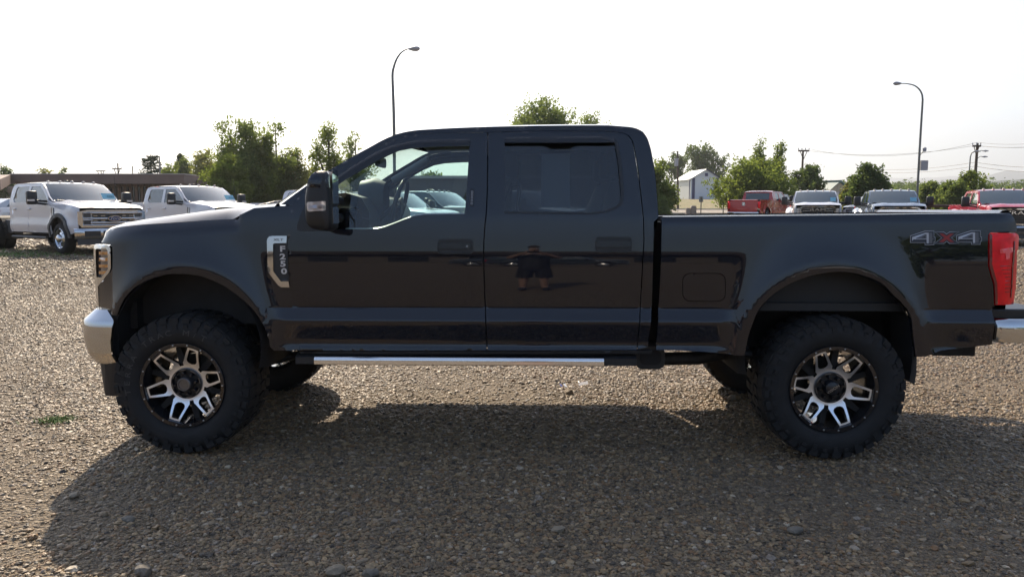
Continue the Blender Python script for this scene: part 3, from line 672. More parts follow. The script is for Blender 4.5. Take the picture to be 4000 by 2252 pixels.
# ---- door handles, keypad, lock
for px0, px1, py0, py1 in ((1099.5, 1191, 600, 638.5), (1496, 1590, 594, 634.5)):
    hs = side('door_handle', rr(px0, py0, px1, py1, 10), [rr(px0 + 4, py0 + 4, px1 - 4, py1 - 3, 7)], m=trim_gloss, step=.02, thick=.012, gap=0, off=-.006)
    for h, mir in zip(hs, (None, CW)):
        link('handle_recess', panel_mesh('r', LL(rr(px0 + 3, py0 + 3, px1 - 3, py1 - 2, 7)), [], lambda x, z: D(x, z) - .001, .02, None, .004, mir, 0), trim, h)
        link('handle_grip', panel_mesh('g', LL(rr(px0 + 5, py0 + 11, px1 - 5, py1 - 13, 4)), [], lambda x, z: D(x, z) - .010, .012, None, .01, mir, 0), trim_gloss, h)
p = P3(1175, 618.5, -.016)
MB().lathe([(0, 0), (-.003, .005), (0, .007)], 14, c=p).build('door_lock', steel, truck)
kp = side('keypad', rr(1182, 474, 1192.5, 519, 3.5), m=trim_gloss, step=.03, thick=.004, gap=0, off=-.003, both=False)[0]
for k in range(5):
    y0 = 480 + k * 7.2; xk = 1185.2 - k * .35
    link('key_outline', panel_mesh('key', LL([(xk, y0), (xk + 4.6, y0), (xk + 4.6, y0 + 5), (xk, y0 + 5)]), [LL([(xk + .9, y0 + .9), (xk + 3.7, y0 + .9), (xk + 3.7, y0 + 4.1), (xk + .9, y0 + 4.1)])], lambda x, z: D(x, z) - .004, .03, None, .0005, None, 0), mat('key_mark', (.35, .35, .36), .5), kp)
# ---- fender badge
def flatD(x, z): return D(x, z) - .006
bo = [(673, 605), (674.5, 599), (679, 594), (686, 592.8), (722.7, 592.8), (721.8, 610.4), (692, 611), (688.5, 613), (688.3, 622), (689, 680), (691, 684), (708, 706.5), (727, 706.5), (729.5, 721.5), (709, 721.5), (701, 716), (678, 686), (675.3, 680)]
bd_ = link('fender_badge', panel_mesh('fender_badge', LL(bo), [], lambda x, z: D(x, z) - .014, .010, None, .014, None, 0), chrome, truck)
link('badge_insert', panel_mesh('badge_insert', LL([(687, 609), (722, 609), (724, 640), (727, 708), (708, 708), (687, 683)]), [], lambda x, z: D(x, z) - .004, .03, None, .004, None, 0), trim, bd_)
def stick(txt, px, py, size, m, par, sx=1.3, off=-.008, shear=0, depth=.0015, spacing=1.0, name='lettering', bold=0.0):
    q = P3(px, py, off); o = link(name, text_mesh(txt, size, depth, sx, shear, spacing, bold), m, par, loc=q, rot=(pi / 2, 0, 0)); return o
stick('XLT', 702, 602.5, .022, trim, bd_, 1.6, -.0155, name='trim_lettering')
alu_ = mat('badge_silver', (.62, .63, .65), .35, metal=.6)
for ch, px, py in (('F', 711, 626), ('2', 711.5, 645.5), ('5', 712.5, 663.5), ('0', 715, 682)):
    stick(ch, px, py, .050, alu_, bd_, 1.5, -.006, bold=.0016)
# ---- 4x4 decal (stacked thin printed layers)
silver = mat('decal_silver', (.46, .47, .50), .4); dred = mat('decal_red', (.30, .02, .02), .4); dgrey = mat('decal_grey', (.11, .115, .13), .4)
dnavy = mat('decal_navy', (.012, .016, .028), .3)
Z = lambda x, y: ((3500 + x / 5.152) / K, (850 + y / 5.152) / K)
dec = truck
def D4(name, pts, m, off, dx=0, dy=0):
    link(name, panel_mesh(name, LL([Z(a_ + dx, b_ + dy) for a_, b_ in pts]), [], lambda x, z: D(x, z) - off, .06, None, .0004, None, 0), m, dec4)
four_o = [(284, 362), (580, 264), (766, 264), (766, 388), (790, 388), (790, 486), (766, 486), (766, 548), (580, 548), (580, 503), (284, 503)]
x_o = [(775, 284), (960, 280), (1015, 325), (1072, 282), (1272, 278), (1118, 403), (1272, 520), (1075, 523), (1018, 478), (963, 523), (770, 522), (912, 403)]
dec4 = link('decal_badge', panel_mesh('decal_badge', LL([Z(a_, b_) for a_, b_ in x_o]), [], lambda x, z: D(x, z) - .0006, .06, None, .0004, None, 0), silver, truck)
D4('decal_field', inset(x_o, 9), dnavy, .0012)
D4('decal_cross', [(872, 318), (940, 318), (1020, 368), (1090, 318), (1160, 318), (1062, 400), (1166, 490), (1090, 490), (1020, 436), (945, 490), (864, 490), (972, 402)], dred, .0018)
for dx, dy in ((0, 0), (932, -8)):
    D4('decal_digit_edge', four_o, silver, .0008, dx, dy)
    D4('decal_field', inset(four_o, 10), dnavy, .0014, dx, dy)
    D4('decal_digit', [(320, 390), (590, 302), (655, 302), (655, 515), (614, 515), (614, 436), (348, 436), (320, 466)], silver, .002, dx, dy)
    D4('decal_digit', [(655, 302), (728, 302), (728, 415), (755, 420), (755, 436), (728, 438), (728, 515), (655, 515)], dgrey, .002, dx, dy)
    D4('decal_digit', [(400, 408), (585, 330), (612, 330), (612, 425), (400, 425)], dgrey, .0023, dx, dy)
    D4('decal_digit', [(500, 402), (580, 372), (590, 402)], dnavy, .0026, dx, dy)
# ---- door mirrors
mg = mat('mirror_glass', (.85, .9, .92), .02, metal=1.0)
lensm = mat('clear_signal_lens', (.60, .56, .55), .08, metal=.55, coat=1)
for s in (0, 1):
    Y = (lambda v: v) if s == 0 else (lambda v: CW - v)
    WM_ = -.22   # how far the head stands out
    o = [L(a_, b_, WM_ + .02) for a_, b_ in [(770.7, 487), (777, 452), (784, 438), (794, 431), (806, 429), (819, 430.5), (825, 438), (829, 480), (833, 530), (832.5, 578), (815, 579.5), (795, 577), (780, 572), (771, 555), (769.5, 507)]]
    ring = np.array(catmull(o, 2, True)); c = ring.mean(0); rows = []
    for yy, sc in ((WM_ - .035, .0), (WM_ - .034, .55), (WM_ - .025, .82), (WM_ - .008, .95), (WM_ + .03, 1.0), (WM_ + .14, 1.0), (WM_ + .20, .96), (WM_ + .225, .85), (WM_ + .228, 0)):
        rows.append([(c[0] + (q[0] - c[0]) * sc, Y(yy), c[1] + (q[1] - c[1]) * sc) for q in list(ring) + [ring[0]]])
    m = MB().grid(rows).build('door_mirror', trim, truck, smooth=60)
    # glossy cap above the split line
    oc = [L(a_, b_, WM_ - .01) for a_, b_ in [(771.5, 472), (777, 452), (784, 438), (794, 431.5), (806, 429.7), (819, 431), (824.5, 438), (828, 472)]]
    link('mirror_cap', panel_mesh('cap', oc, [], lambda x, z: WM_ - .040 + 6 * (x - c[0]) ** 2 + 1.2 * np.maximum(0, z - (oc[3][1] - .06)) ** 2 * 8, .02, None, .02, CW if s else None, 0), black_paint, m)
    ls = [L(a_, b_, WM_ - .03) for a_, b_ in [(770.5, 512), (774, 508), (818, 505.5), (820, 529), (778, 532), (772, 529)]]
    link('signal_lens', panel_mesh('lens', ls, [], lambda x, z: WM_ - .044 + 5 * (x - c[0]) ** 2, .02, None, .02, CW if s else None, 0), lensm, m)
    ls = [L(a_, b_, WM_ - .03) for a_, b_ in [(777, 516), (813, 514), (813, 523), (778, 525)]]
    link('signal_lamp', panel_mesh('lens', ls, [], lambda x, z: WM_ - .048 + 5 * (x - c[0]) ** 2, .02, None, .003, CW if s else None, 0), mat('signal_inner', (.42, .40, .42), .3, metal=.5), m)
    gxx = c[0] + .064
    MB().box(gxx + .014, gxx + .017, min(Y(WM_ + .05), Y(WM_ + .19)), max(Y(WM_ + .05), Y(WM_ + .19)), c[1] - .03, c[1] + .17).box(gxx + .014, gxx + .017, min(Y(WM_ + .05), Y(WM_ + .18)), max(Y(WM_ + .05), Y(WM_ + .18)), c[1] - .15, c[1] - .05).build('mirror_glass', mg, m)
    for zz in (-.05, .06):
        MB().tube([(c[0] + .02, Y(WM_ + .2), c[1] + zz - .05), (c[0] + .05, Y(.12), c[1] + zz - .07)], .028, 10).build('mirror_arm', trim, m, smooth=50)
# ---- interior
MB().grid([[(x, .26 + (CW - .52) * s, z + .02 * (1 - (2 * s - 1) ** 2)) for s in np.linspace(0, 1, 9)] for x, z in ((L(1010, 360, .3)[0], 2.035), (L(1100, 350, .3)[0], 2.06), (L(1500, 345, .3)[0], 2.07), (L(1600, 360, .3)[0], 2.03))]).build('headliner', headliner, truck)
dx0 = -1.42
prof = [(-1.42, 1.585), (-1.25, 1.65), (-1.08, 1.68), (-.98, 1.65), (-.93, 1.56), (-.92, 1.35), (-1.05, 1.15), (-1.3, .9)]
MB().grid([[(x, y, z) for y in np.linspace(.17, 1.83, 12)] for x, z in prof]).build('dashboard', dash, truck, smooth=40)
MB().lathe([(0, .0), (0, .13), (.10, .15), (.17, .12)], 16, axis='x', c=(-1.06, .56, 1.64)).build('instrument_hood', dash, truck, smooth=50)
sw = [(-.80 + .055 * sin(t) * .9, .56 + .19 * cos(t), 1.60 + .175 * sin(t)) for t in np.linspace(0, 2 * pi, 33)[:-1]]
st_ = MB().tube(sw, .016, 8, close=True).build('steering_wheel', dash, truck, smooth=60)
MB().tube([(-.80, .40, 1.60), (-.80, .72, 1.60)], .02, 6).tube([(-.80, .56, 1.60), (-.82, .56, 1.45)], .02, 6).lathe([(-.03, .03), (.02, .06), (.02, 0)], 14, axis='x', c=(-.80, .56, 1.60)).build('steering_spokes', dash, st_, smooth=50)
MB().tube([(-1.0, .56, 1.42), (-.82, .56, 1.58)], .04, 8).build('steering_column', dash, truck)
def seat(x, y, w, name='seat', headrests=1):
    s_ = MB().box(x - .52, x + .02, y - w / 2, y + w / 2, 1.08, 1.24, .05).build(name, seatcloth, truck, smooth=50)
    b_ = MB().grid([[(x + .02 + .13 * t + dx, y + (w / 2) * u * (1 - .12 * t), 1.18 + .58 * t) for u in (-1, -.85, -.4, .4, .85, 1)] for t, dx in ((0, -.06), (.5, -.08), (1, -.02), (1.02, .06), (.5, .10), (0, .10))]).build('seat_back', seatcloth, s_, smooth=60)
    for k in range(headrests):
        yy = y if headrests == 1 else y + (k - (headrests - 1) / 2) * .55
        MB().box(x + .10, x + .20, yy - .13, yy + .13, 1.79, 1.97, .035).build('headrest', seatcloth, s_, smooth=50)
seat(-.18, .55, .52); seat(-.18, 1.45, .52)
seat(.52, 1.0, 1.45, 'rear_bench', 3)
MB().box(-.75, -.15, .88, 1.12, .95, 1.26, .03).build('centre_console', dash, truck)
for s in (0, 1):   # door inner trims below the belt line
    Y = (lambda v: v) if s == 0 else (lambda v: CW - v)
    xa, xb, xc, xd = L(775, 600)[0], L(1205, 600)[0], L(1232, 600)[0], L(1600, 600)[0]
    for x0, x1 in ((xa, xb), (xc, xd)):
        zl = L(900, 580)[1] if x0 == xa else 1.53
        MB().grid([[(x, Y(y), z) for x in (x0, x1)] for y, z in ((.10, zl - .02), (.13, zl - .03), (.14, .92))]).build('door_trim', dash, truck)
    if False: MB().tube([(L(1040, 470, .2)[0] + .03, Y(.25), 1.86), (L(1040, 470, .2)[0] - .05, Y(.26), 1.80), (L(1000, 480, .2)[0] - .05, Y(.24), 1.70), (L(1000, 480, .2)[0] - .06, Y(.20), 1.62)], .016, 8).build('grab_handle', dash, truck, smooth=50)
sl = [L(a_, b_, .10) for a_, b_ in ((869, 575), (917, 574.8), (949, 573), (967, 569), (992, 560), (1017, 550), (1042, 541), (1067, 537.6), (1167, 536.2))]
MB().grid([[(x, y, z + dz) for x, z in sl] for y, dz in ((.085, -.004), (.10, .003), (.135, .004), (.14, -.01))]).build('window_sill_glint', mat('sill_glint', (.45, .47, .46), .35), truck, smooth=60)  # sun glint on the inner sill, put into the strip's pale colour
p = L(955, 408, .95)
MB().box(p[0] - .02, p[0] + .02, .85, 1.12, p[1] - .035, p[1] + .04, .015).tube([(p[0], .99, p[1]), (p[0] - .09, 1.0, p[1] + .09)], .014, 6).build('rear_view_mirror', dash, truck)
p = L(1395, 400, .16)
xx0, zz0 = L(1361, 530, .17); xx1, zz1 = L(1434, 384, .17)
MB().add([(xx0, .155, zz0 + .02), (xx1, .155, zz0 + .02), (xx1, .255, zz1), (xx0, .255, zz1)], [(0, 1, 2, 3)]).build('window_sticker', paper, truck)
xx0, zz0 = L(1075, 415, .45)
MB().box(xx0 - .10, xx0 + .10, .45, .62, 2.045, 2.05).build('map_lamp', paper, truck)
# pillar trims (dark, inside of the A pillar and B pillar)
for s in (0, 1):
    Y = (lambda v: v) if s == 0 else (lambda v: CW - v)
    q = [q3(pp) for pp in ((850, 420), (905, 389), (975, 350))]
    MB().tube([(v.x + .05, Y(v.y + .05), v.z - .03) for v in q], .035, 8).build('pillar_trim', headliner, truck, smooth=50)
    q0, q1 = L(1202, 360), L(1202, 540)
    MB().box(q0[0] - .06, q0[0] + .09, min(Y(.20), Y(.26)), max(Y(.20), Y(.26)), 1.5, 2.04).build('pillar_trim', headliner, truck)
# ================================================================== ground
def G(x, y):
    """ground height: flat where the black truck stands, rising gently away, steeper past the road"""
    x = np.asarray(x, float); y = np.asarray(y, float)
    z = .0155 * np.maximum(0, y - 5.5) ** 1.0 * (y < 100) + np.where(y >= 100, .0155 * 94.5 + .040 * (np.minimum(y, 150) - 100) + .0115 * np.maximum(0, y - 150), 0)
    z = z + .13 * smoothstep(8, 20, y) * (1 - smoothstep(-12, -4, x))
    z = np.where(y > 3000, np.minimum(z, 34), z)
    return z
xs = np.concatenate([[-9000, -3000, -1000, -400, -200, -120], np.linspace(-80, 120, 81), [150, 200, 280, 400, 700, 1500, 4000, 9000]])
ys = np.concatenate([[-6000, -1000, -200, -60, -20, 0], np.linspace(4, 160, 105), [180, 220, 280, 360, 500, 800, 1500, 3000, 9000]])
XX, YY = np.meshgrid(xs, ys); ZZ = G(XX, YY)
gmat = bpy.data.materials.new('gravel_ground'); gmat.use_nodes = True; nt = gmat.node_tree; n = nt.nodes; l = nt.links; b = n['Principled BSDF']
def N(t, **k):
    q = n.new(t)
    for a_, v in k.items(): setattr(q, a_, v)
    return q
tc = N('ShaderNodeTexCoord')
v1 = N('ShaderNodeTexVoronoi'); v1.inputs['Scale'].default_value = 42; v2 = N('ShaderNodeTexVoronoi'); v2.inputs['Scale'].default_value = 110
big = N('ShaderNodeTexNoise'); big.inputs['Scale'].default_value = .35; big.inputs['Detail'].default_value = 8; big.inputs['Roughness'].default_value = .62
fine = N('ShaderNodeTexNoise'); fine.inputs['Scale'].default_value = 260; fine.inputs['Detail'].default_value = 2
for q in (v1, v2, big, fine): l.new(tc.outputs['Object'], q.inputs['Vector'])
hs = N('ShaderNodeSeparateColor'); l.new(v1.outputs['Color'], hs.inputs[0])
r1 = N('ShaderNodeValToRGB'); e = r1.color_ramp.elements; e[0].position = 0; e[0].color = (.10, .08, .058, 1); e[1].position = 1; e[1].color = (.28, .235, .17, 1)
for p_, c_ in ((.3, (.15, .112, .072, 1)), (.55, (.19, .148, .098, 1)), (.8, (.21, .16, .10, 1))): q = e.new(p_); q.color = c_
l.new(hs.outputs[0], r1.inputs[0])
dirt = N('ShaderNodeMix', data_type='RGBA'); dirt.inputs['B'].default_value = (.165, .118, .070, 1); l.new(r1.outputs[0], dirt.inputs['A'])
mr = N('ShaderNodeMapRange'); mr.inputs[1].default_value = .45; mr.inputs[2].default_value = .62; mr.inputs[3].default_value = .12; mr.inputs[4].default_value = .75
l.new(big.outputs[0], mr.inputs[0]); l.new(mr.outputs[0], dirt.inputs['Factor'])
# dry grass / earth away from the lot
far = N('ShaderNodeMix', data_type='RGBA'); far.inputs['B'].default_value = (.16, .135, .075, 1)
sep = N('ShaderNodeSeparateXYZ'); l.new(tc.outputs['Object'], sep.inputs[0])
mf = N('ShaderNodeMapRange'); mf.inputs[1].default_value = 64; mf.inputs[2].default_value = 71; l.new(sep.outputs['Y'], mf.inputs[0])
l.new(mf.outputs[0], far.inputs['Factor']); l.new(dirt.outputs['Result'], far.inputs['A']); l.new(far.outputs['Result'], b.inputs['Base Color'])
bp1 = N('ShaderNodeBump'); bp1.inputs['Strength'].default_value = 1.0; bp1.inputs['Distance'].default_value = .028
bp2 = N('ShaderNodeBump'); bp2.inputs['Strength'].default_value = .8; bp2.inputs['Distance'].default_value = .010
bp1.invert = True; bp2.invert = True
l.new(v1.outputs['Distance'], bp1.inputs['Height']); l.new(v2.outputs['Distance'], bp2.inputs['Height']); l.new(bp2.outputs[0], bp1.inputs['Normal']); l.new(bp1.outputs[0], b.inputs['Normal'])
b.inputs['Roughness'].default_value = .85
MB().grid([[(XX[i, j], YY[i, j], ZZ[i, j] - .012) for j in range(len(xs))] for i in range(len(ys))]).build('ground', gmat, smooth=80)['kind'] = 'structure'
# ---- loose stones: real geometry, scattered with geometry nodes
rng = np.random.default_rng(11)
def scatter(y0, y1, dens, smin, smax, xr=.76, pw=3.0, xpad=.6):
    ymax = y1; A = (y1 - y0) * (2 * (xr * y1 + xpad)); k = int(A * dens)
    x = rng.uniform(-1, 1, k) * (xr * y1 + xpad); y = rng.uniform(y0, y1, k); ok = np.abs(x) < xr * y + xpad
    x, y = x[ok], y[ok]; s = smin + (smax - smin) * rng.power(1, len(x)) ** pw
    # bare, sandier patches
    p_ = np.sin(x * 1.3 + 2) * np.sin(y * 1.1 + .6) + .5 * np.sin(x * 2.9 + y * 2.3) + .4 * np.sin(y * 4.1 - x * 1.7)
    ok = rng.uniform(0, 1, len(x)) < np.clip(.80 - .42 * np.clip(p_, -1, 1.4), .22, 1)
    return np.stack([x[ok], y[ok], s[ok]], 1)
P = np.concatenate([scatter(2.6, 5.0, 6200, .0036, .0165, pw=3.0), scatter(5.0, 8.5, 4100, .0048, .018, pw=2.6), scatter(8.5, 14, 1700, .008, .024, pw=2.3), scatter(14, 24, 260, .014, .040, pw=1.8), scatter(24, 46, 40, .03, .08, pw=1.5),
                    scatter(2.6, 9, 170, .011, .027, pw=2.2)])
pz = G(P[:, 0], P[:, 1]) - .012 + P[:, 2] * .10
# settle slight ruts and lumps
me = bpy.data.meshes.new('gravel_points'); me.vertices.add(len(P)); me.vertices.foreach_set('co', np.stack([P[:, 0], P[:, 1], pz], 1).astype(np.float32).ravel())
def fattr(nm, typ, arr):
    at_ = me.attributes.new(nm, typ, 'POINT'); at_.data.foreach_set('vector' if typ == 'FLOAT_VECTOR' else 'value', arr.astype(np.float32).ravel())
k = len(P); s = P[:, 2]
fattr('sc', 'FLOAT_VECTOR', np.stack([s * rng.uniform(.75, 1.25, k), s * rng.uniform(.55, 1.0, k), s * rng.uniform(.28, .62, k)], 1))
fattr('ro', 'FLOAT_VECTOR', np.stack([rng.normal(0, .16, k), rng.normal(0, .16, k), rng.uniform(0, 6.28, k)], 1))
fattr('rnd', 'FLOAT', rng.uniform(0, 1, k)); me.update()
smat = bpy.data.materials.new('stone'); smat.use_nodes = True; nt = smat.node_tree; n = nt.nodes; l = nt.links; b = n['Principled BSDF']; b.inputs['Roughness'].default_value = .55
at_ = N('ShaderNodeAttribute', attribute_type='INSTANCER', attribute_name='rnd')
r1 = N('ShaderNodeValToRGB'); e = r1.color_ramp.elements; e[0].position = 0; e[0].color = (.06, .058, .055, 1); e[1].position = 1; e[1].color = (.68, .67, .62, 1)
for p_, c_ in ((.12, (.16, .145, .125, 1)), (.3, (.25, .225, .185, 1)), (.48, (.31, .27, .21, 1)), (.6, (.26, .19, .135, 1)), (.72, (.36, .31, .235, 1)), (.88, (.44, .39, .31, 1)), (.96, (.30, .29, .29, 1))): q = e.new(p_); q.color = c_
nz = N('ShaderNodeTexNoise'); nz.inputs['Scale'].default_value = 90; tcn = N('ShaderNodeTexCoord'); l.new(tcn.outputs['Object'], nz.inputs['Vector'])
mx = N('ShaderNodeMix', data_type='RGBA'); mx.blend_type = 'MULTIPLY'; mx.inputs['Factor'].default_value = .55
l.new(at_.outputs['Fac'], r1.inputs[0]); l.new(r1.outputs[0], mx.inputs['A']); l.new(nz.outputs['Color'], mx.inputs['B'])
hsv = N('ShaderNodeHueSaturation'); hsv.inputs['Saturation'].default_value = 1.4; hsv.inputs['Value'].default_value = .88; l.new(mx.outputs['Result'], hsv.inputs['Color']); tint = N('ShaderNodeMix', data_type='RGBA'); tint.blend_type = 'MULTIPLY'; tint.inputs['Factor'].default_value = 1; tint.inputs['B'].default_value = (1.06, .90, .71, 1); l.new(hsv.outputs[0], tint.inputs['A']); l.new(tint.outputs['Result'], b.inputs['Base Color'])
gn = bpy.data.node_groups.new('scatter_stones', 'GeometryNodeTree'); gn.interface.new_socket('Geometry', in_out='INPUT', socket_type='NodeSocketGeometry'); gn.interface.new_socket('Geometry', in_out='OUTPUT', socket_type='NodeSocketGeometry')
n = gn.nodes; l = gn.links; gi = n.new('NodeGroupInput'); go = n.new('NodeGroupOutput')
join = n.new('GeometryNodeGeometryToInstance')
for i in range(9):
    ico = n.new('GeometryNodeMeshIcoSphere'); ico.inputs['Radius'].default_value = 1.0; ico.inputs['Subdivisions'].default_value = 3 if i < 5 else 2
    sp = n.new('GeometryNodeSetPosition'); nt_ = n.new('ShaderNodeTexNoise'); nt_.noise_dimensions = '4D'; nt_.inputs['Scale'].default_value = .85 + .08 * i; nt_.inputs['Detail'].default_value = 2.5; nt_.inputs['W'].default_value = i * 7.3
    vm = n.new('ShaderNodeVectorMath'); vm.operation = 'SUBTRACT'; vm.inputs[1].default_value = (.5, .5, .5); vs = n.new('ShaderNodeVectorMath'); vs.operation = 'SCALE'; vs.inputs['Scale'].default_value = 2.0
    l.new(nt_.outputs['Color'], vm.inputs[0]); l.new(vm.outputs[0], vs.inputs[0]); l.new(vs.outputs[0], sp.inputs['Offset']); l.new(ico.outputs['Mesh'], sp.inputs['Geometry'])
    ss = n.new('GeometryNodeSetShadeSmooth'); ss.inputs['Shade Smooth'].default_value = i < 5; l.new(sp.outputs[0], ss.inputs['Geometry'])
    sm = n.new('GeometryNodeSetMaterial'); sm.inputs['Material'].default_value = smat; l.new(ss.outputs[0], sm.inputs['Geometry']); l.new(sm.outputs[0], join.inputs[0])
iop = n.new('GeometryNodeInstanceOnPoints'); iop.inputs['Pick Instance'].default_value = True
def named(nm, t):
    q = n.new('GeometryNodeInputNamedAttribute'); q.data_type = t; q.inputs['Name'].default_value = nm; return q
sc = named('sc', 'FLOAT_VECTOR'); ro = named('ro', 'FLOAT_VECTOR'); e2r = n.new('FunctionNodeEulerToRotation')
l.new(gi.outputs[0], iop.inputs['Points']); l.new(join.outputs[0], iop.inputs['Instance']); l.new(sc.outputs[0], iop.inputs['Scale']); l.new(ro.outputs[0], e2r.inputs[0]); l.new(e2r.outputs[0], iop.inputs['Rotation'])
l.new(iop.outputs[0], go.inputs[0])
go_ = link('gravel', me); md = go_.modifiers.new('scatter', 'NODES'); md.node_group = gn
tag(go_, 'loose tan and grey gravel stones covering the parking lot', 'gravel', None, 'stuff')
# ---- individual rocks one can pick out
rockm = mat('rock_surface', (.27, .22, .155), .8, noise=.35, nscale=9, bump=.5, bscale=25)
rockg = mat('rock_surface_grey', (.165, .145, .115), .8, noise=.35, nscale=9, bump=.5, bscale=25)
def gpt(px, py):
    d = ray(px, py); t = -CAM_H / d.z; return (d.x * t, d.y * t)
def rock(px, py, r, seed, label, m, flat=.55):
    bm = bmesh.new(); bmesh.ops.create_icosphere(bm, subdivisions=2, radius=1); rg = random.Random(seed)
    off = Vector((rg.uniform(0, 9), rg.uniform(0, 9), rg.uniform(0, 9)))
    from mathutils import noise as mn
    for v in bm.verts: v.co = v.co * (1 + .55 * mn.noise(v.co * .9 + off)); v.co = Vector((v.co.x * r * 1.15, v.co.y * r * .85, v.co.z * r * flat))
    x, y = gpt(px, py); o = MB().bm(bm).build('rock', m, None, loc=(x, y, r * flat * .18), rot=(0, 0, rg.uniform(0, 3))); tag(o, label, 'rock', 'larger rocks lying on the gravel')
for a_ in ((846, 1436, .036, 1, 'pale tan angular rock at the bottom edge of the photo, left of the grey one', rockm, .7), (932, 1441, .034, 2, 'smooth grey rounded rock cut by the bottom edge left of centre', rockg, .6),
           (362, 1437, .038, 3, 'grey flattened rock near the bottom left corner inside the shadow', rockg, .7), (1405, 1330, .034, 4, 'pale broad flat stone in the shade below the rear door', rockm, .4), (325, 1305, .03, 5, 'light bluish stone just inside the shadow edge at left', rockg, .5),
           (1706, 968, .035, 6, 'smooth tan oval stone in the sunlit strip left of the rear tyre', rockm, .5), (1488, 977, .035, 7, 'brown stone beside the right piece of white litter', rockm, .55), (1432, 990, .035, 8, 'upright brown stone just below the left piece of litter', rockm, .9),
           (1665, 972, .032, 9, 'brown stone left of the smooth oval stone in the sunlit strip', rockm, .5), (1838, 1003, .042, 10, 'blocky cream rock in the sunlit strip near the rear tyre', rockm, .7), (187, 1245, .032, 11, 'tan rock in the sun just left of the shadow edge', rockm, .5), (2000, 1333, .036, 12, 'dark rounded stone under the rear tyre in the shade', rockg, .5)): rock(*a_)
# ---- litter
lit = mat('litter_plastic', (.82, .83, .88), .35); blue = mat('litter_blue', (.05, .08, .45), .4)
x, y = gpt(1424, 985); MB().grid([[(u, .012 * sin(u * 60), v + .01 * sin(u * 90)) for u in np.linspace(-.018, .02, 6)] for v in (0, .025, .05)]).build('plastic_litter', lit, None, loc=(x, y, .045), rot=(-1.15, 0, .4))
tag(bpy.context.scene.objects['plastic_litter'], 'crumpled white plastic scrap, left of the two scraps under the truck', 'litter', 'litter on the gravel')
MB().grid([[(u, .01 * sin(u * 80), v) for u in (-.022, -.008, .004)] for v in (0, .02, .035)]).build('blue_strip', blue, bpy.context.scene.objects['plastic_litter'], loc=(-.03, 0, .005))
x, y = gpt(1467, 981); o = MB().add([(-.04, 0, .0), (.045, 0, .0), (.045, .035, .012), (-.04, .035, .012)], [(0, 1, 2, 3)]).box(-.04, -.03, .0, .03, .02, .03).build('plastic_litter', lit, None, loc=(x, y, .05), rot=(.2, -.2, 0)); tag(o, 'straight white plastic strip, right of the two scraps under the truck', 'litter', 'litter on the gravel')
# ---- weeds
weed = mat('weed_green', (.10, .17, .03), .7)
def weeds(cx, cy_, rx_, ry_, k, h, label):
    rg = np.random.default_rng(int(cx * 100) % 999 + 5); V = []; F = []
    for i in range(k):
        x, y = cx + rg.normal(0, rx_), cy_ + rg.normal(0, ry_); a_ = rg.uniform(0, 6.28); hh = h * rg.uniform(.4, 1.1); w = .004 + h * .06; dx, dy = cos(a_), sin(a_); z = float(G(x, y)); q = len(V)
        V += [(x - dy * w, y + dx * w, z), (x + dy * w, y - dx * w, z), (x + dx * hh * .8, y + dy * hh * .8, z + hh * .7)]; F.append((q, q + 1, q + 2))
    o = MB().add(V, F).build('weeds', weed, None, fix=False); tag(o, label, 'weeds', None, 'stuff')
x, y = gpt(140, 1056); weeds(x, y, .07, .05, 300, .035, 'small patch of low green weeds in the sunlit gravel at left')
weeds(-13.2, 20.2, 1.0, .5, 900, .10, 'scattered green weeds beneath the nearest white truck')
weeds(-16.0, 21.5, 1.4, .6, 900, .10, 'thin green weeds by the bare truck chassis at left')
# ---- road, far kerb, grass bank
asph = mat('road_surface', (.27, .23, .185), .9, noise=.15, nscale=.8); kerbm = mat('kerb_concrete', (.42, .38, .32), .85, noise=.2, nscale=2)
xr_ = np.linspace(-30, 46, 39)
def rd(x, t): return 73 + 26 * t + (x - 16) * -.12
MB().grid([[(x, rd(x, t), float(G(x, rd(x, t))) + .01) for x in xr_] for t in np.linspace(0, 1, 7)]).build('road', asph)['kind'] = 'structure'
for t_, nm in ((1.0, 'kerb'), (0.0, 'kerb')):
    P_ = []
    for dy, dz in ((0, -.05), (0, .15), (.35, .15), (.35, -.05)): P_.append([(x, rd(x, t_) + dy + (.02 if t_ else -.4), float(G(x, rd(x, t_))) + dz) for x in xr_])
    MB().grid(P_).build('kerb', kerbm)['kind'] = 'structure'
dry = mat('dry_grass', (.26, .19, .105), .95, noise=.4, nscale=1.2, color2=(.12, .135, .045), bump=1, bscale=6, dist=.1)
MB().grid([[(x, rd(x, 1) + .4 + d, float(G(x, rd(x, 1) + .4 + d)) + .02 + .15 * min(1, d / 6)) for x in np.linspace(-20, 46, 34)] for d in (0, 2, 5, 10, 20, 40, 70, 100)]).build('grass_bank', dry)['kind'] = 'structure'
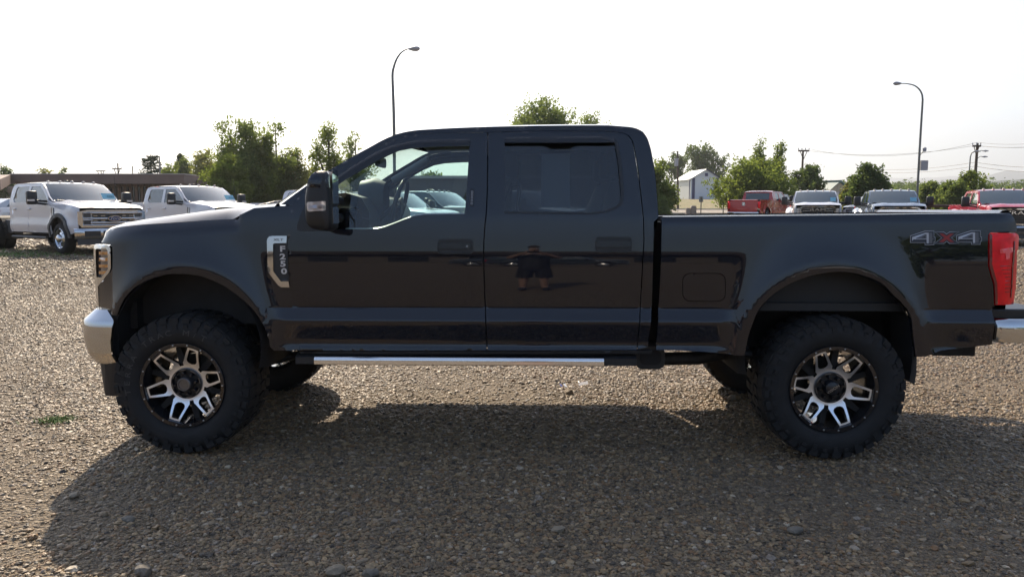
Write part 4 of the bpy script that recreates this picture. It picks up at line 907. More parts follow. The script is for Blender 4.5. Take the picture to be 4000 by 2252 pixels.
# ================================================================== trees
def leaf_mat(name, c, c2, tr=.52):
    m = bpy.data.materials.new(name); m.use_nodes = True; nt = m.node_tree; n = nt.nodes; l = nt.links; n.clear()
    d = n.new('ShaderNodeBsdfDiffuse'); t = n.new('ShaderNodeBsdfTranslucent'); mx = n.new('ShaderNodeMixShader'); mx.inputs[0].default_value = tr; o = n.new('ShaderNodeOutputMaterial')
    ge = n.new('ShaderNodeNewGeometry'); cm = n.new('ShaderNodeMix'); cm.data_type = 'RGBA'; cm.inputs['A'].default_value = (*c, 1); cm.inputs['B'].default_value = (*c2, 1)
    l.new(ge.outputs['Random Per Island'], cm.inputs['Factor']); l.new(cm.outputs['Result'], d.inputs[0])
    br = n.new('ShaderNodeMix'); br.data_type = 'RGBA'; br.blend_type = 'MULTIPLY'; br.inputs['Factor'].default_value = 1; br.inputs['B'].default_value = (1.5, 1.6, .7, 1); l.new(cm.outputs['Result'], br.inputs['A']); l.new(br.outputs['Result'], t.inputs[0])
    l.new(d.outputs[0], mx.inputs[1]); l.new(t.outputs[0], mx.inputs[2]); l.new(mx.outputs[0], o.inputs[0]); return m
LM = {'mid': leaf_mat('leaf_mid', (.10, .13, .06), (.17, .20, .095)), 'dark': leaf_mat('leaf_dark', (.07, .10, .05), (.11, .14, .07), .4), 'light': leaf_mat('leaf_light', (.11, .145, .048), (.185, .21, .08)),
      'olive': leaf_mat('leaf_olive', (.14, .15, .07), (.21, .20, .10)), 'spruce': leaf_mat('leaf_spruce', (.025, .042, .028), (.04, .06, .035), .15), 'far': leaf_mat('leaf_far', (.07, .10, .04), (.11, .14, .06), .4)}
bark = mat('bark', (.085, .065, .05), .9, noise=.4, nscale=5)
def leaves(rg, C, k, spread, size, up=.0):
    """k leaf quads around each clump centre C"""
    n_ = len(C) * k; c = np.repeat(C, k, 0) + rg.normal(0, 1, (n_, 3)) * spread
    a = rg.normal(0, 1, (n_, 3)); a /= np.linalg.norm(a, axis=1)[:, None]; b = rg.normal(0, 1, (n_, 3)); b -= (a * b).sum(1)[:, None] * a; b /= np.linalg.norm(b, axis=1)[:, None]
    s = size * rg.uniform(.55, 1.25, n_)[:, None]; a = a * s; b = b * s * .55
    V = np.stack([c - a, c - b, c + a, c + b], 1).reshape(-1, 3); F = np.arange(n_ * 4).reshape(-1, 4); return V, F
def np_mesh(name, V, F):
    me = bpy.data.meshes.new(name); me.vertices.add(len(V)); me.vertices.foreach_set('co', V.astype(np.float32).ravel()); k = F.shape[1]
    me.loops.add(F.size); me.loops.foreach_set('vertex_index', F.astype(np.int32).ravel()); me.polygons.add(len(F)); me.polygons.foreach_set('loop_start', np.arange(0, F.size, k, dtype=np.int32)); me.polygons.foreach_set('loop_total', np.full(len(F), k, np.int32)); me.update(); me.validate(); return me
def tree(label, px, ytop, Y, wpx, lm='mid', seed=1, nclump=220, k=34, leaf=.13, ybase=None, lobes=7, group=None, trunkz=.25, name='leafy_tree', shape='round', low=.12, cat='tree'):
    rg = np.random.default_rng(seed); top = at(px, ytop, Y); gz = float(G(top.x, Y)) if ybase is None else at(px, ybase, Y).z
    H = top.z - gz; W = wpx * K / F_PX * Y / 2
    t = empty(name, (top.x, Y, gz), 0, label, cat, group)
    # limbs
    mb = MB(); ends = []
    hh = H * trunkz; mb.tube([(0, 0, -.3), (.02 * H, .01 * H, hh * .6), (0, 0, hh)], [.035 * H, .027 * H, .022 * H], 8)
    for i in range(lobes):
        a_ = 2 * pi * i / lobes + rg.uniform(-.4, .4); rr_ = W * rg.uniform(.25, .8); zt = H * rg.uniform(.45, .93) * (1 - .25 * rr_ / W)
        if i == 0: rr_, zt = 0, H * .93
        e = Vector((rr_ * cos(a_), rr_ * sin(a_), zt)); m_ = Vector((e.x * .45, e.y * .45, hh + (zt - hh) * .5))
        mb.tube([(0, 0, hh * .85), m_, e], [.018 * H, .011 * H, .004 * H], 6); ends.append(e)
    mb.build('trunk', bark, t, smooth=60)
    C = []
    if shape == 'upright':      # several pointed leaders
        for e in ends:
            m_ = max(8, nclump // lobes)
            u = rg.uniform(low, 1, m_); rad = W * .60 * (1.05 - u) ** .5 * (1 + .5 * (e.x == 0)); th = rg.uniform(0, 6.28, m_); r_ = rad * np.sqrt(rg.uniform(.15, 1, m_))
            C.append(np.stack([e.x * (.3 + .7 * u) + r_ * np.cos(th), e.y * (.3 + .7 * u) + r_ * np.sin(th), e.z * 1.06 * u], 1))
    else:
        for e in ends:
            m_ = max(8, nclump // lobes); v = rg.normal(0, 1, (m_, 3)); v /= np.linalg.norm(v, axis=1)[:, None]; r_ = rg.uniform(.55, 1, m_)[:, None]
            R3 = np.array([W * .48, W * .48, H * .24]); c_ = np.array([e.x, e.y, e.z - H * .14]); C.append(c_ + v * r_ * R3)
        m_ = nclump // 3; v = rg.normal(0, 1, (m_, 3)); v /= np.linalg.norm(v, axis=1)[:, None]; C.append(np.array([0, 0, H * (.5 + low) * .95]) + v * rg.uniform(.4, 1, m_)[:, None] * np.array([W * .85, W * .85, H * (.5 - low)]))
    C = np.concatenate(C); C = C[rg.uniform(0, 1, len(C)) < .47]
    T_ = []; q_ = int(nclump * .17)
    B_ = C[rg.integers(0, len(C), q_)]; ctr = np.array([0, 0, H * .48]); dr = (B_ - ctr) / np.array([W, W, H * .45]); dr += rg.normal(0, .55, dr.shape); dr[:, 2] += .55; dr /= np.linalg.norm(dr, axis=1)[:, None]
    ln = rg.uniform(.15, .55, q_)[:, None] * (W * .55 + H * .12)
    for f_ in np.linspace(.1, 1, 6): T_.append(B_ + dr * ln * f_ + rg.normal(0, .02 * H, B_.shape))
    T_ = np.concatenate(T_); C[:, 2] = np.clip(C[:, 2], H * low * .6, H * .93); T_ = T_[(T_[:, 2] < H * 1.0) & (T_[:, 2] > H * low * .5)]
    sp_ = .045 * H * W / (W + .3 * H) + .05
    V, F = leaves(rg, C, k, np.array([sp_ * 1.15, sp_ * 1.15, .042 * H]), leaf); V2, F2 = leaves(rg, T_, max(6, k // 3), np.array([sp_ * .6, sp_ * .6, .022 * H]), leaf * .9)
    V, F = np.concatenate([V, V2]), np.concatenate([F, F2 + len(V)])
    o = link('crown', np_mesh('crown', V, F), LM[lm], t); return t
def conifer(label, px, ytop, Y, wpx, seed, sparse=False):
    rg = np.random.default_rng(seed); top = at(px, ytop, Y); gz = float(G(top.x, Y)); H = top.z - gz; W = wpx * K / F_PX * Y / 2
    t = empty('conifer_tree', (top.x, Y, gz), 0, label, 'tree', 'conifers behind the low building'); MB().tube([(0, 0, 0), (0, 0, H * .98)], [.02 * H, .003 * H], 6).build('trunk', bark, t)
    C = []; tiers = 22 if not sparse else 17
    for i in range(tiers):
        u = .15 + .83 * i / tiers; rad = W * (1.08 - u) ** (.9 if not sparse else .5)
        for j in range(9 if not sparse else 6):
            a_ = rg.uniform(0, 6.28)
            for q in np.linspace(.2, 1, 6): C.append((rad * q * cos(a_), rad * q * sin(a_), H * (u + rg.normal(0, .008) - .05 * q + (.05 * q * q if sparse else 0))))
    V, F = leaves(rg, np.array(C), 11 if sparse else 14, np.array([.12, .12, .10]) * H / 9, .14 * H / 9); link('crown', np_mesh('crown', V, F), LM['spruce'], t)
gL, gR = 'trees behind the trucks at left', 'trees across the road at right'
tree('tall ragged leafy tree, tallest of the left clump, rising behind the second white truck', 618, 290, 50, 165, 'mid', 1, 760, 34, .11, group=gL, lobes=11, shape='upright', low=.06)
tree('leafy tree with pointed top leaning against the right of the tallest left tree', 692, 308, 51.5, 135, 'mid', 2, 560, 34, .11, group=gL, lobes=8, shape='upright', low=.05)
tree('rounded tree between the two tall tops of the left clump', 662, 338, 50.5, 110, 'light', 33, 330, 34, .11, group=gL, lobes=8, low=.05)
tree('broad yellow-green bushy tree at the left foot of the tall clump', 572, 388, 47, 125, 'light', 3, 480, 34, .10, group=gL, lobes=8, low=.04)
tree('olive green tree filling the gap right of the tall clump', 748, 372, 52, 118, 'olive', 4, 460, 34, .10, group=gL, lobes=7, shape='upright', low=.04)
tree('slim tree with bright crown standing behind the black truck mirror', 825, 305, 55, 105, 'light', 5, 420, 30, .11, group=gL, lobes=6, shape='upright', low=.12)
tree('low loose tree just behind the black truck windshield', 893, 330, 57, 95, 'mid', 6, 280, 28, .11, group=gL, lobes=6, shape='upright', low=.1)
tree('pale distant tree row end above the low building roof', 520, 378, 80, 90, 'olive', 7, 260, 30, .16, group=gL, lobes=7)
tree('hazy round tree left of the pale distant one above the roof', 462, 392, 84, 60, 'mid', 8, 200, 30, .16, group=gL, lobes=5)
tree('small shrub-like tree between the two conifers', 425, 412, 78, 50, 'light', 9, 160, 28, .15, group=gL, lobes=5)
conifer('airy layered spruce left of the chimney-like pole', 379, 384, 86, 84, 10, True)
conifer('dark dense spruce right of the chimney-like pole', 453, 380, 88, 66, 11)
tree('sparse half-bare tree above the building roof at far left', 108, 414, 86, 50, 'olive', 12, 46, 14, .15, group='thin trees over the roof', lobes=6)
tree('thin bushy tree right of the half-bare one above the roof', 154, 420, 88, 34, 'mid', 13, 50, 16, .15, group='thin trees over the roof', lobes=5)
tree('rounded green tree at the extreme left edge over the canopy', 8, 413, 90, 56, 'dark', 14, 160, 28, .16, lobes=6)
tree('large spreading tree showing above the middle of the black truck roof', 1368, 244, 62, 190, 'mid', 15, 1100, 32, .13, lobes=12, low=.2)
tree('lower tree peeking over the rear of the black truck roof', 1474, 287, 66, 150, 'mid', 16, 600, 30, .13, lobes=8, low=.2)
tree('distant bushy tree seen through the front side window', 1078, 432, 75, 110, 'mid', 17, 260, 30, .16, lobes=7)
tree('dense dark tree hugging the back edge of the black truck cab', 1652, 402, 44, 96, 'mid', 18, 520, 34, .09, group=gR, lobes=9, low=.0, trunkz=.1)
tree('low round bush at the foot of the tree beside the cab', 1668, 498, 42, 46, 'dark', 19, 90, 26, .07, group=gR, lobes=4, low=.0, trunkz=.1, name='bush', cat='bush')
tree('big open-crowned oak-like tree rising behind the white metal shed', 1770, 358, 190, 108, 'dark', 20, 360, 26, .34, group=gR, lobes=12, low=.25)
tree('smaller part-bare tree behind the left side of the shed', 1702, 382, 185, 60, 'dark', 21, 130, 22, .32, group=gR, lobes=6, low=.2)
tree('wide low spreading tree right of the shed with sunny yellow-green leaves', 1900, 396, 62, 190, 'light', 22, 720, 34, .12, ybase=None, group=gR, lobes=14, low=.05)
tree('tall pointed leader rising from the wide spreading tree', 1912, 343, 64, 62, 'mid', 23, 170, 30, .12, ybase=None, group=gR, lobes=4, shape='upright', low=.3)
tree('second pointed crown with twiggy side branches right of the first leader', 1962, 354, 65, 60, 'mid', 24, 190, 30, .12, ybase=None, group=gR, lobes=4, shape='upright', low=.3)
tree('darker rounded tree standing behind the wooden power pole', 2040, 413, 72, 84, 'dark', 25, 300, 30, .14, ybase=None, group=gR, lobes=7)
tree('compact dark green tree between the white and the grey pickup', 2182, 413, 48, 88, 'dark', 26, 460, 32, .10, ybase=None, group=gR, lobes=8, low=.05)
tree('yellowing shrub beside the beige house', 2128, 460, 52, 24, 'olive', 27, 60, 24, .09, ybase=None, group=gR, lobes=3, low=.0, name='bush', cat='bush')
tree('broad feathery tree behind the fence rail at right, second from the street lamp', 2452, 430, 62, 110, 'light', 28, 520, 32, .12, ybase=None, group=gR, lobes=9, low=.02, shape='upright')
tree('feathery tree directly left of the broad one behind the rail', 2395, 452, 60, 80, 'mid', 29, 320, 32, .12, ybase=None, group=gR, lobes=7, low=.02)
tree('green tree immediately right of the tall street lamp', 2340, 455, 64, 70, 'mid', 30, 280, 30, .12, ybase=None, group=gR, lobes=6, low=.02)
tree('bushy low tree at the right edge above the red pickup', 2540, 470, 75, 70, 'mid', 31, 200, 30, .14, ybase=None, group=gR, lobes=6, low=.02)
# ---- valley woodland: many crowns that read as one mass
rg = np.random.default_rng(77); C = []; S_ = []
for i in range(900):
    Y = 210 * (10 ** (rg.uniform(0, 1) ** .8 * 1.0)); X = Y * rg.uniform(.30, .80); gz = float(G(X, Y)); h = rg.uniform(6, 13); w = rg.uniform(5, 11); h = min(h, (at(1288, rg.uniform(458, 474), Y).z - gz)); h = max(h, 2.0)
    m_ = 14; v = rg.normal(0, 1, (m_, 3)); v /= np.linalg.norm(v, axis=1)[:, None]; C.append(np.array([X, Y, gz + h * .5]) + v * np.array([w * .5, w * .5, h * .42])); S_ += [Y] * m_
C = np.concatenate(C); S_ = np.array(S_); V = []; F = []
for lo, hi, lf, kk in ((0, 330, .45, 16), (330, 700, .9, 9), (700, 9e9, 1.8, 4)):
    s = (S_ >= lo) & (S_ < hi)
    if s.any(): v, f = leaves(rg, C[s], kk, np.array([1.0, 1.0, .9]) * (1 if lo == 0 else 1.3), lf); F.append(f + sum(len(q) for q in V)); V.append(v)
o = link('valley_woodland', np_mesh('valley_woodland', np.concatenate(V), np.concatenate(F)), LM['far']); tag(o, 'mass of hazy trees filling the valley at right', 'woodland', None, 'stuff')
# ---- distant hills
hillm = mat('hill_cover', (.06, .075, .06), .95, noise=.3, nscale=.002)
def ridge(Y0, pts, name, depth):
    rows = []; X = np.linspace(-.9 * Y0, 1.0 * Y0, 170)
    pxs = [p_[0] for p_ in pts]; el = []
    for x in X:
        px = (x / Y0 * F_PX + 2000) / K; yy = np.interp(px, pxs, [p_[1] for p_ in pts]); el.append(at(1288, yy, Y0).z)
    el = np.array(el); el += rg.normal(0, 1, len(el)) * Y0 * .0004
    for f in (0, .15, .35, .55, .75, .9, 1.0): rows.append([(x, Y0 - depth * (1 - f), -5 + (z + 5) * (f ** 1.3)) for x, z in zip(X, el)])
    rows.append([(x, Y0 + depth, -40) for x in X]); MB().grid(rows).build(name, hillm, smooth=80)['kind'] = 'structure'
ridge(7600, [(-900, 470), (1500, 466), (2050, 458), (2092, 454), (2140, 452), (2240, 447), (2300, 448), (2360, 444), (2420, 441), (2480, 438), (2540, 436), (2600, 438), (3400, 440)], 'far_hills', 1500)
ridge(4800, [(-900, 480), (1500, 476), (2092, 470), (2250, 456), (2350, 452), (2430, 446), (2478, 442), (2500, 432), (2520, 429), (2560, 431), (2600, 428), (3400, 430)], 'near_hills', 1300)
ridge(1300, [(-900, 490), (1900, 486), (2250, 474), (2400, 466), (2480, 459), (2520, 452), (2600, 450), (3400, 455)], 'wooded_slope', 500)
# ================================================================== buildings
brown = mat('brown_fascia', (.20, .135, .11), .7, noise=.12, nscale=1); brick = mat('brown_brick', (.19, .115, .08), .85, noise=.3, nscale=4); darkw = mat('dark_window', (.02, .022, .026), .12, coat=1); soff = mat('pale_roof_edge', (.45, .40, .36), .6)
def bld_at(px, Y): return at(px, 480, Y).x
t = empty('office_building', (0, 0, 0), 0, 'long low brown flat-roofed brick building behind the white trucks', 'building')
Yb = 62.0; zr = at(300, 440.5, Yb).z; zf = at(300, 463, Yb).z; x0, xm, x1 = bld_at(54, Yb), bld_at(474, Yb), bld_at(545, Yb)
MB().box(x0 + .4, xm, Yb, Yb + 16, -.1, zf + .02).build('brick_wall', brick, t)
MB().box(x0, xm + .2, Yb - 1.2, Yb + 16.5, zf, zr).build('fascia', brown, t); MB().box(x0 - .05, xm + .25, Yb - 1.25, Yb + 16.6, zr + .003, zr + .07).build('roof_edge', soff, t)
MB().box(xm + .26, x1 + 12, Yb + 1, Yb + 14, -.1, zr - .35).build('side_wing', brown, t)
zw0 = at(300, 506, Yb).z; zw1 = at(300, 466, Yb).z
for i in range(22):
    xx = x0 + 2.2 + i * (xm - x0 - 4) / 21
    MB().box(xx - .28, xx + .28, Yb - .10, Yb + .02, .9, zw1 - .12).build('window', darkw, t)
    MB().box(xx - .62, xx - .42, Yb - .22, Yb - .002, -.1, zf - .004).build('brick_pier', brick, t)
# angled canopy wing at far left
x00 = bld_at(-60, Yb - 6)
c = MB(); za, zb = at(0, 452, Yb - 8).z, at(54, 441, Yb).z
c.add([(bld_at(2, Yb - 9), Yb - 9, za + .0), (x0, Yb - 1.2, zr), (x0, Yb - 1.2, zf), (bld_at(2, Yb - 9), Yb - 9, za - .75), (bld_at(-260, Yb - 9), Yb - 9, za), (x0 - 14, Yb + 6, zr), (bld_at(-260, Yb - 9), Yb - 9, za - .75)], [(0, 1, 2, 3), (0, 4, 5, 1), (0, 3, 6, 4), (3, 2, 6)])
c.build('canopy', brown, t)
for px in (60, 40): MB().box(bld_at(px, Yb - 3), bld_at(px, Yb - 3) + .35, Yb - 3, Yb - 2.6, -.1, zf + .1).build('canopy_post', brick, t)
hb = empty('pale_outbuilding', (bld_at(10, 90), 90, 0), 0, 'pale low building with brown roof beyond the canopy at the far left edge', 'building')
z1 = at(10, 484, 90).z; z0_ = at(10, 505, 90).z
MB().box(-14, 3.4, 0, 8, -.5, z1).build('wall', mat('cream_wall', (.50, .46, .40), .8), hb); MB().box(-14.5, 3.8, -.6, 8.5, z1 + .003, z1 + .7).build('roof', mat('tan_roof', (.30, .22, .17), .8), hb)
# warehouse seen through the cab windows
darkb = mat('dark_ribbed_metal', (.10, .075, .065), .7)
t = empty('warehouse', (0, 0, 0), 0, 'dark brown ribbed metal warehouse seen through the front side window', 'building')
Yw = 46.0; zt = at(1090, 449, Yw).z; xa, xb = bld_at(985, Yw), bld_at(1600, Yw); MB().box(xa, xb, Yw, Yw + 20, -.2, zt).build('wall', darkb, t)
MB().box(xa - .2, xb + .2, Yw - .3, Yw + 20.2, zt + .003, zt + .16).build('roof_edge', soff, t)
for i in range(48):
    xx = xa + .2 + i * (xb - xa) / 48
    if i == 0: rib = MB().box(-.03, .03, -.05, -.002, -.2, zt - .01).mesh('wall_rib')
    link('wall_rib', rib, darkb, t, loc=(xx, Yw, 0))
# white shed with blue trims
t = empty('metal_shed', (0, 0, 0), 0, 'white metal pole shed with dark blue corner trim and shallow gable roof', 'shed')
Y0 = 150.0; white = mat('white_siding', (.62, .65, .70), .5); roofw = mat('pale_metal_roof', (.55, .58, .57), .35, metal=.3); navy = mat('navy_trim', (.035, .04, .12), .5)
def sp(px, py, Y=Y0): return at(px, py, Y)
gl = sp(1736, 500); gr = sp(1812, 500); rdg = sp(1776, 427); el_ = sp(1736, 451); er = sp(1812, 451); zb = gl.z - 1.2; dX, dY = sp(1700, 500, Y0 + 9).x - gl.x - .2, 9.0
A_ = [(gl.x, Y0, zb), (gr.x, Y0, zb), (gr.x, Y0, er.z), (rdg.x, Y0, rdg.z), (gl.x, Y0, el_.z)]
MB().add(A_, [(0, 1, 2, 3, 4)]).build('gable_wall', white, t)
b1 = [(gl.x + dX, Y0 + dY, zb), (gl.x + dX, Y0 + dY, el_.z)]
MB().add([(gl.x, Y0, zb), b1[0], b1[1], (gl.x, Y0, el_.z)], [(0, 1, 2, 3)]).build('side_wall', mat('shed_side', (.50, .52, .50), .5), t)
MB().add([(gr.x, Y0, zb), (gr.x, Y0, er.z), (gr.x + dX, Y0 + dY, er.z), (gr.x + dX, Y0 + dY, zb)], [(0, 1, 2, 3)]).build('side_wall', white, t)
ov = .3
MB().add([(gl.x - ov, Y0 - ov, el_.z - .1), (rdg.x, Y0 - ov, rdg.z + .02), (rdg.x + dX, Y0 + dY + ov, rdg.z + .02), (gl.x - ov + dX, Y0 + dY + ov, el_.z - .1), (gl.x - ov, Y0 - ov, el_.z + .05), (rdg.x, Y0 - ov, rdg.z + .17), (rdg.x + dX, Y0 + dY + ov, rdg.z + .17), (gl.x - ov + dX, Y0 + dY + ov, el_.z + .05)], [(4, 5, 6, 7), (0, 1, 5, 4), (0, 3, 2, 1), (3, 7, 6, 2), (0, 4, 7, 3)]).build('roof', roofw, t)
MB().add([(gr.x + ov, Y0 - ov, er.z - .1), (rdg.x, Y0 - ov, rdg.z + .02), (rdg.x + dX, Y0 + dY + ov, rdg.z + .02), (gr.x + ov + dX, Y0 + dY + ov, er.z - .1), (gr.x + ov, Y0 - ov, er.z + .05), (rdg.x, Y0 - ov, rdg.z + .17), (rdg.x + dX, Y0 + dY + ov, rdg.z + .17), (gr.x + ov + dX, Y0 + dY + ov, er.z + .05)], [(4, 5, 6, 7), (0, 1, 5, 4), (0, 3, 2, 1), (3, 7, 6, 2), (0, 4, 7, 3)]).build('roof', navy, t)
for px, w in ((1733.5, 2.0), (1743.5, 7.0), (1802.5, 6.5)):
    xx = sp(px, 480).x; ww = w * K / F_PX * Y0 / 2; zt_ = min(el_.z + .2 + abs(xx - gl.x) * .4, er.z + .3); MB().box(xx - ww, xx + ww, Y0 - .06, Y0 - .004, zb, zt_).build('corner_trim', navy, t)
v = sp(1776.5, 438.5); MB().box(v.x - .28, v.x + .28, Y0 - .12, Y0 - .003, v.z - .35, v.z + .25).build('gable_vent', navy, t)
# beige house with teal metal roof
t = empty('beige_house', (0, 0, 0), 0, 'beige gabled house with teal metal roof behind the white pickup', 'house')
Yh = 95.0; beige = mat('beige_siding', (.42, .37, .28), .7); teal = mat('teal_roof', (.08, .16, .16), .45)
a_, b_, c_ = at(2092, 473, Yh), at(2133, 475, Yh), at(2113, 458, Yh); zb = at(2100, 512, Yh).z; l_ = at(2060, 470, Yh + 8)
MB().add([(a_.x, Yh, zb), (b_.x, Yh, zb), (b_.x, Yh, b_.z), (c_.x, Yh, c_.z), (a_.x, Yh, a_.z)], [(0, 1, 2, 3, 4)]).add([(a_.x, Yh, zb), (a_.x, Yh, a_.z), (l_.x - 2, Yh + 8, a_.z), (l_.x - 2, Yh + 8, zb)], [(0, 1, 2, 3)]).build('wall', beige, t)
MB().add([(a_.x - .3, Yh - .3, a_.z - .2), (c_.x, Yh - .3, c_.z + .05), (c_.x - 5, Yh + 8, c_.z + .05), (a_.x - 5.3, Yh + 8, a_.z - .2), (b_.x + .3, Yh - .3, b_.z - .2), (c_.x, Yh - .3, c_.z + .25), (c_.x - 5, Yh + 8, c_.z + .25)], [(0, 1, 2, 3), (4, 1, 2), (1, 4, 5), (0, 1, 5), (5, 4, 6)]).build('roof', teal, t)
g_ = at(2103, 501, Yh); MB().box(g_.x - .7, g_.x + .5, Yh - .06, Yh - .003, zb, g_.z + .9).build('garage_door', mat('pale_door', (.55, .52, .48), .6), t)
g_ = at(2119, 501, Yh); MB().box(g_.x - .5, g_.x + .7, Yh - .06, Yh - .003, zb, g_.z + .9).build('garage_door', MAT['pale_door'], t)
g_ = at(2266, 488, 70); o = empty('low_shed', (0, 0, 0), 0, 'low dark flat-roofed shed between trees left of the street lamp', 'shed'); MB().box(g_.x - 1.3, g_.x + 1.3, 70, 73, -2, g_.z + .1).build('wall', brown, o); MB().box(g_.x - 1.5, g_.x + 1.5, 69.6, 73.4, g_.z + .103, g_.z + .3).build('roof', mat('grey_roof', (.18, .17, .16), .7), o)
# ================================================================== poles, lamps, signs
galv = mat('galvanised_pole', (.16, .165, .16), .5, metal=.5); wood = mat('pole_wood', (.10, .075, .058), .9, noise=.3, nscale=6); lampm = mat('lamp_head', (.32, .33, .36), .5)
def lamp(label, pole_px, head, Y, base_px, m=galv):
    """pole_px: readings from the foot up the curve to the head"""
    pts = [at(a_, b_, Y) for a_, b_ in pole_px]; f = at(*base_px, Y); f.z = float(G(f.x, Y)); pts = [f] + pts
    t = empty('street_lamp', f, 0, label, 'street lamp', 'curved-arm street lamps'); pts = [p_ - f for p_ in pts]; q = [Vector(v) for v in catmull([tuple(p_) for p_ in pts], 4)]; n_ = len(q)
    MB().tube(q, [.085 - .055 * (i / (n_ - 1)) ** 1.2 for i in range(n_)], 10).build('pole', m, t, smooth=60); MB().lathe([(0, 0), (0, .2), (.05, .2), (.06, .12), (.5, .11)], 12, axis='z').build('base', m, t)
    h = at(*head, Y) - f; d = (h - q[-1]); L_ = .62; s = 1 if d.x > 0 else -1
    rows = []
    for u, w, hh in ((0, .03, .03), (.15, .10, .06), (.4, .17, .10), (.7, .17, .12), (.92, .11, .08), (1, .02, .02)):
        cx_ = q[-1].x + s * u * L_; rows.append([(cx_, w * cos(th), q[-1].z + .02 * u + hh * sin(th) * (1 if sin(th) > 0 else 1.25)) for th in np.linspace(0, 2 * pi, 13)])
    MB().grid(rows).build('lamp_head', lampm, t, smooth=60); return t
lamp('tall curved-arm street lamp rising behind the black truck cab, head pointing right', [(991, 333), (989, 250), (987, 190), (990, 170), (996, 152), (1005, 137), (1015, 128), (1026, 123)], (1038, 119.5), 40, (992.5, 520))
lamp('tall curved-arm street lamp at right between the pickups, head pointing left', [(2307.5, 470), (2313.5, 360), (2319.5, 262), (2320, 249), (2318, 236), (2311, 224), (2299, 215), (2283, 211), (2268, 210)], (2254, 210.5), 55, (2305.5, 530))
t = [o for o in bpy.data.objects if o.name.startswith('street_lamp')][-1]
f = t.location; a_ = at(2311.5, 392, 55) - f; b_ = at(2325, 376, 55) - f
MB().tube([a_, (a_ + b_) / 2 + Vector((0, 0, -.02)), b_], .03, 6).build('side_arm', galv, t); MB().lathe([(-.16, .02), (-.14, .12), (.1, .13), (.16, .05)], 10, axis='z', c=b_).build('side_lamp', lampm, t)
a_ = at(2315, 416, 55) - f; MB().box(a_.x - .02, a_.x + .45, -.15, .15, a_.z - .35, a_.z + .35).build('junction_box', lampm, t)
def upole(label, xpx, ytop, ybot, Y, arms=(), lean=0, r=.15, name='utility_pole', m=wood, group='wooden utility poles'):
    tp = at(xpx, ytop, Y); bt_ = at(xpx + lean, ybot, Y); gz = float(G(bt_.x, Y)) - .3; f = Vector((bt_.x + (bt_.x - tp.x) * 0, Y, min(gz, bt_.z)))
    t = empty(name, f, 0, label, 'pole', group); MB().tube([(0, 0, 0), tp - f], [r, r * .62], 8).build('pole', m, t, smooth=60)
    for py, x_a, x_b, ins in arms:
        p0, p1 = at(x_a, py, Y) - f, at(x_b, py, Y) - f; MB().box(p0.x, p1.x, -r - .08, -r * .6, p0.z - .08, p0.z + .08).build('crossarm', m, t)
        for j in range(ins):
            xx = p0.x + (p1.x - p0.x) * j / max(1, ins - 1); MB().lathe([(0, .03), (.1, .05), (.2, .04), (.22, 0)], 6, axis='z', c=(xx, -r, p0.z + .08)).build('insulator', lampm, t)
        zc = p0.z - .9 * Y / 80
        for s in (-1, 1): MB().tube([(s * (p1.x - p0.x) * .32 + (p0.x + p1.x) / 2, -r, p0.z - .05), ((p0.x + p1.x) / 2, -r, zc)], .03 * Y / 60, 5).build('brace', m, t)
    return t, f
upole('wooden power pole with crossarm between the spreading tree and the dark tree', 2019.5, 377, 500, 80, [(379.5, 2006, 2033, 4)], -5, .16)
tp, f = upole('leaning wooden power pole with street light arms near the right edge', 2458, 360, 470, 70, [(367.5, 2443, 2463, 3)], -8, .17)
for py, x1 in ((379.5, 2478), (394, 2476)):
    a_, b_ = at(2455, py + 5, 70) - f, at(x1, py, 70) - f; MB().tube([a_, (a_ + b_) / 2 + Vector((0, 0, .12)), b_], .03, 6).build('lamp_arm', galv, tp); MB().tube([b_ - Vector((.25, 0, 0)), b_, b_ + Vector((.28, 0, 0))], [.03, .09, .03], 8).build('lamp_head', lampm, tp)
t2 = empty('street_lamp', (at(2435, 452, 66).x, 66, -1.5), 0, 'short curved lamp standing just left of the leaning power pole', 'street lamp', 'curved-arm street lamps'); f = t2.location
MB().tube([Vector((0, 0, 0)), at(2437, 440, 66) - f, at(2440, 395, 66) - f, at(2443, 385, 66) - f, at(2451, 381, 66) - f], .05, 8).build('pole', galv, t2, smooth=60); e_ = at(2453, 380.5, 66) - f; MB().tube([e_ - Vector((.1, 0, 0)), e_ + Vector((.15, 0, 0)), e_ + Vector((.45, 0, 0))], [.03, .09, .03], 8).build('lamp_head', lampm, t2)
upole('power pole with transformer behind the left edge of the white shed', 1704, 380, 520, 100, [], 1, .17)
o = bpy.data.objects['utility_pole.002']; p_ = at(1700.5, 408, 100) - o.location; MB().lathe([(-.5, 0), (-.5, .25), (.5, .25), (.5, 0)], 10, axis='z', c=(p_.x, -.1, p_.z)).build('transformer', lampm, o)
upole('slender utility pole with crossarm over the low building roof', 296, 410, 441, 110, [(424.5, 284, 307, 4)], 1, .14)
upole('small distant utility pole left of the slender one over the roof', 254, 428, 441, 140, [(430, 242, 266, 4)], 0, .13)
upole('plain bare pole over the roof between the slender pole and the spruces', 333, 417, 441, 100, [], 0, .10)
upole('thick grey pole between the two spruces', 400.5, 392, 441, 75, [], 2, .10, m=galv)
upole('thin radio mast rising behind the tree by the mirror', 846.5, 280, 460, 58, [], 0, .02, name='radio_mast', m=galv, group=None)
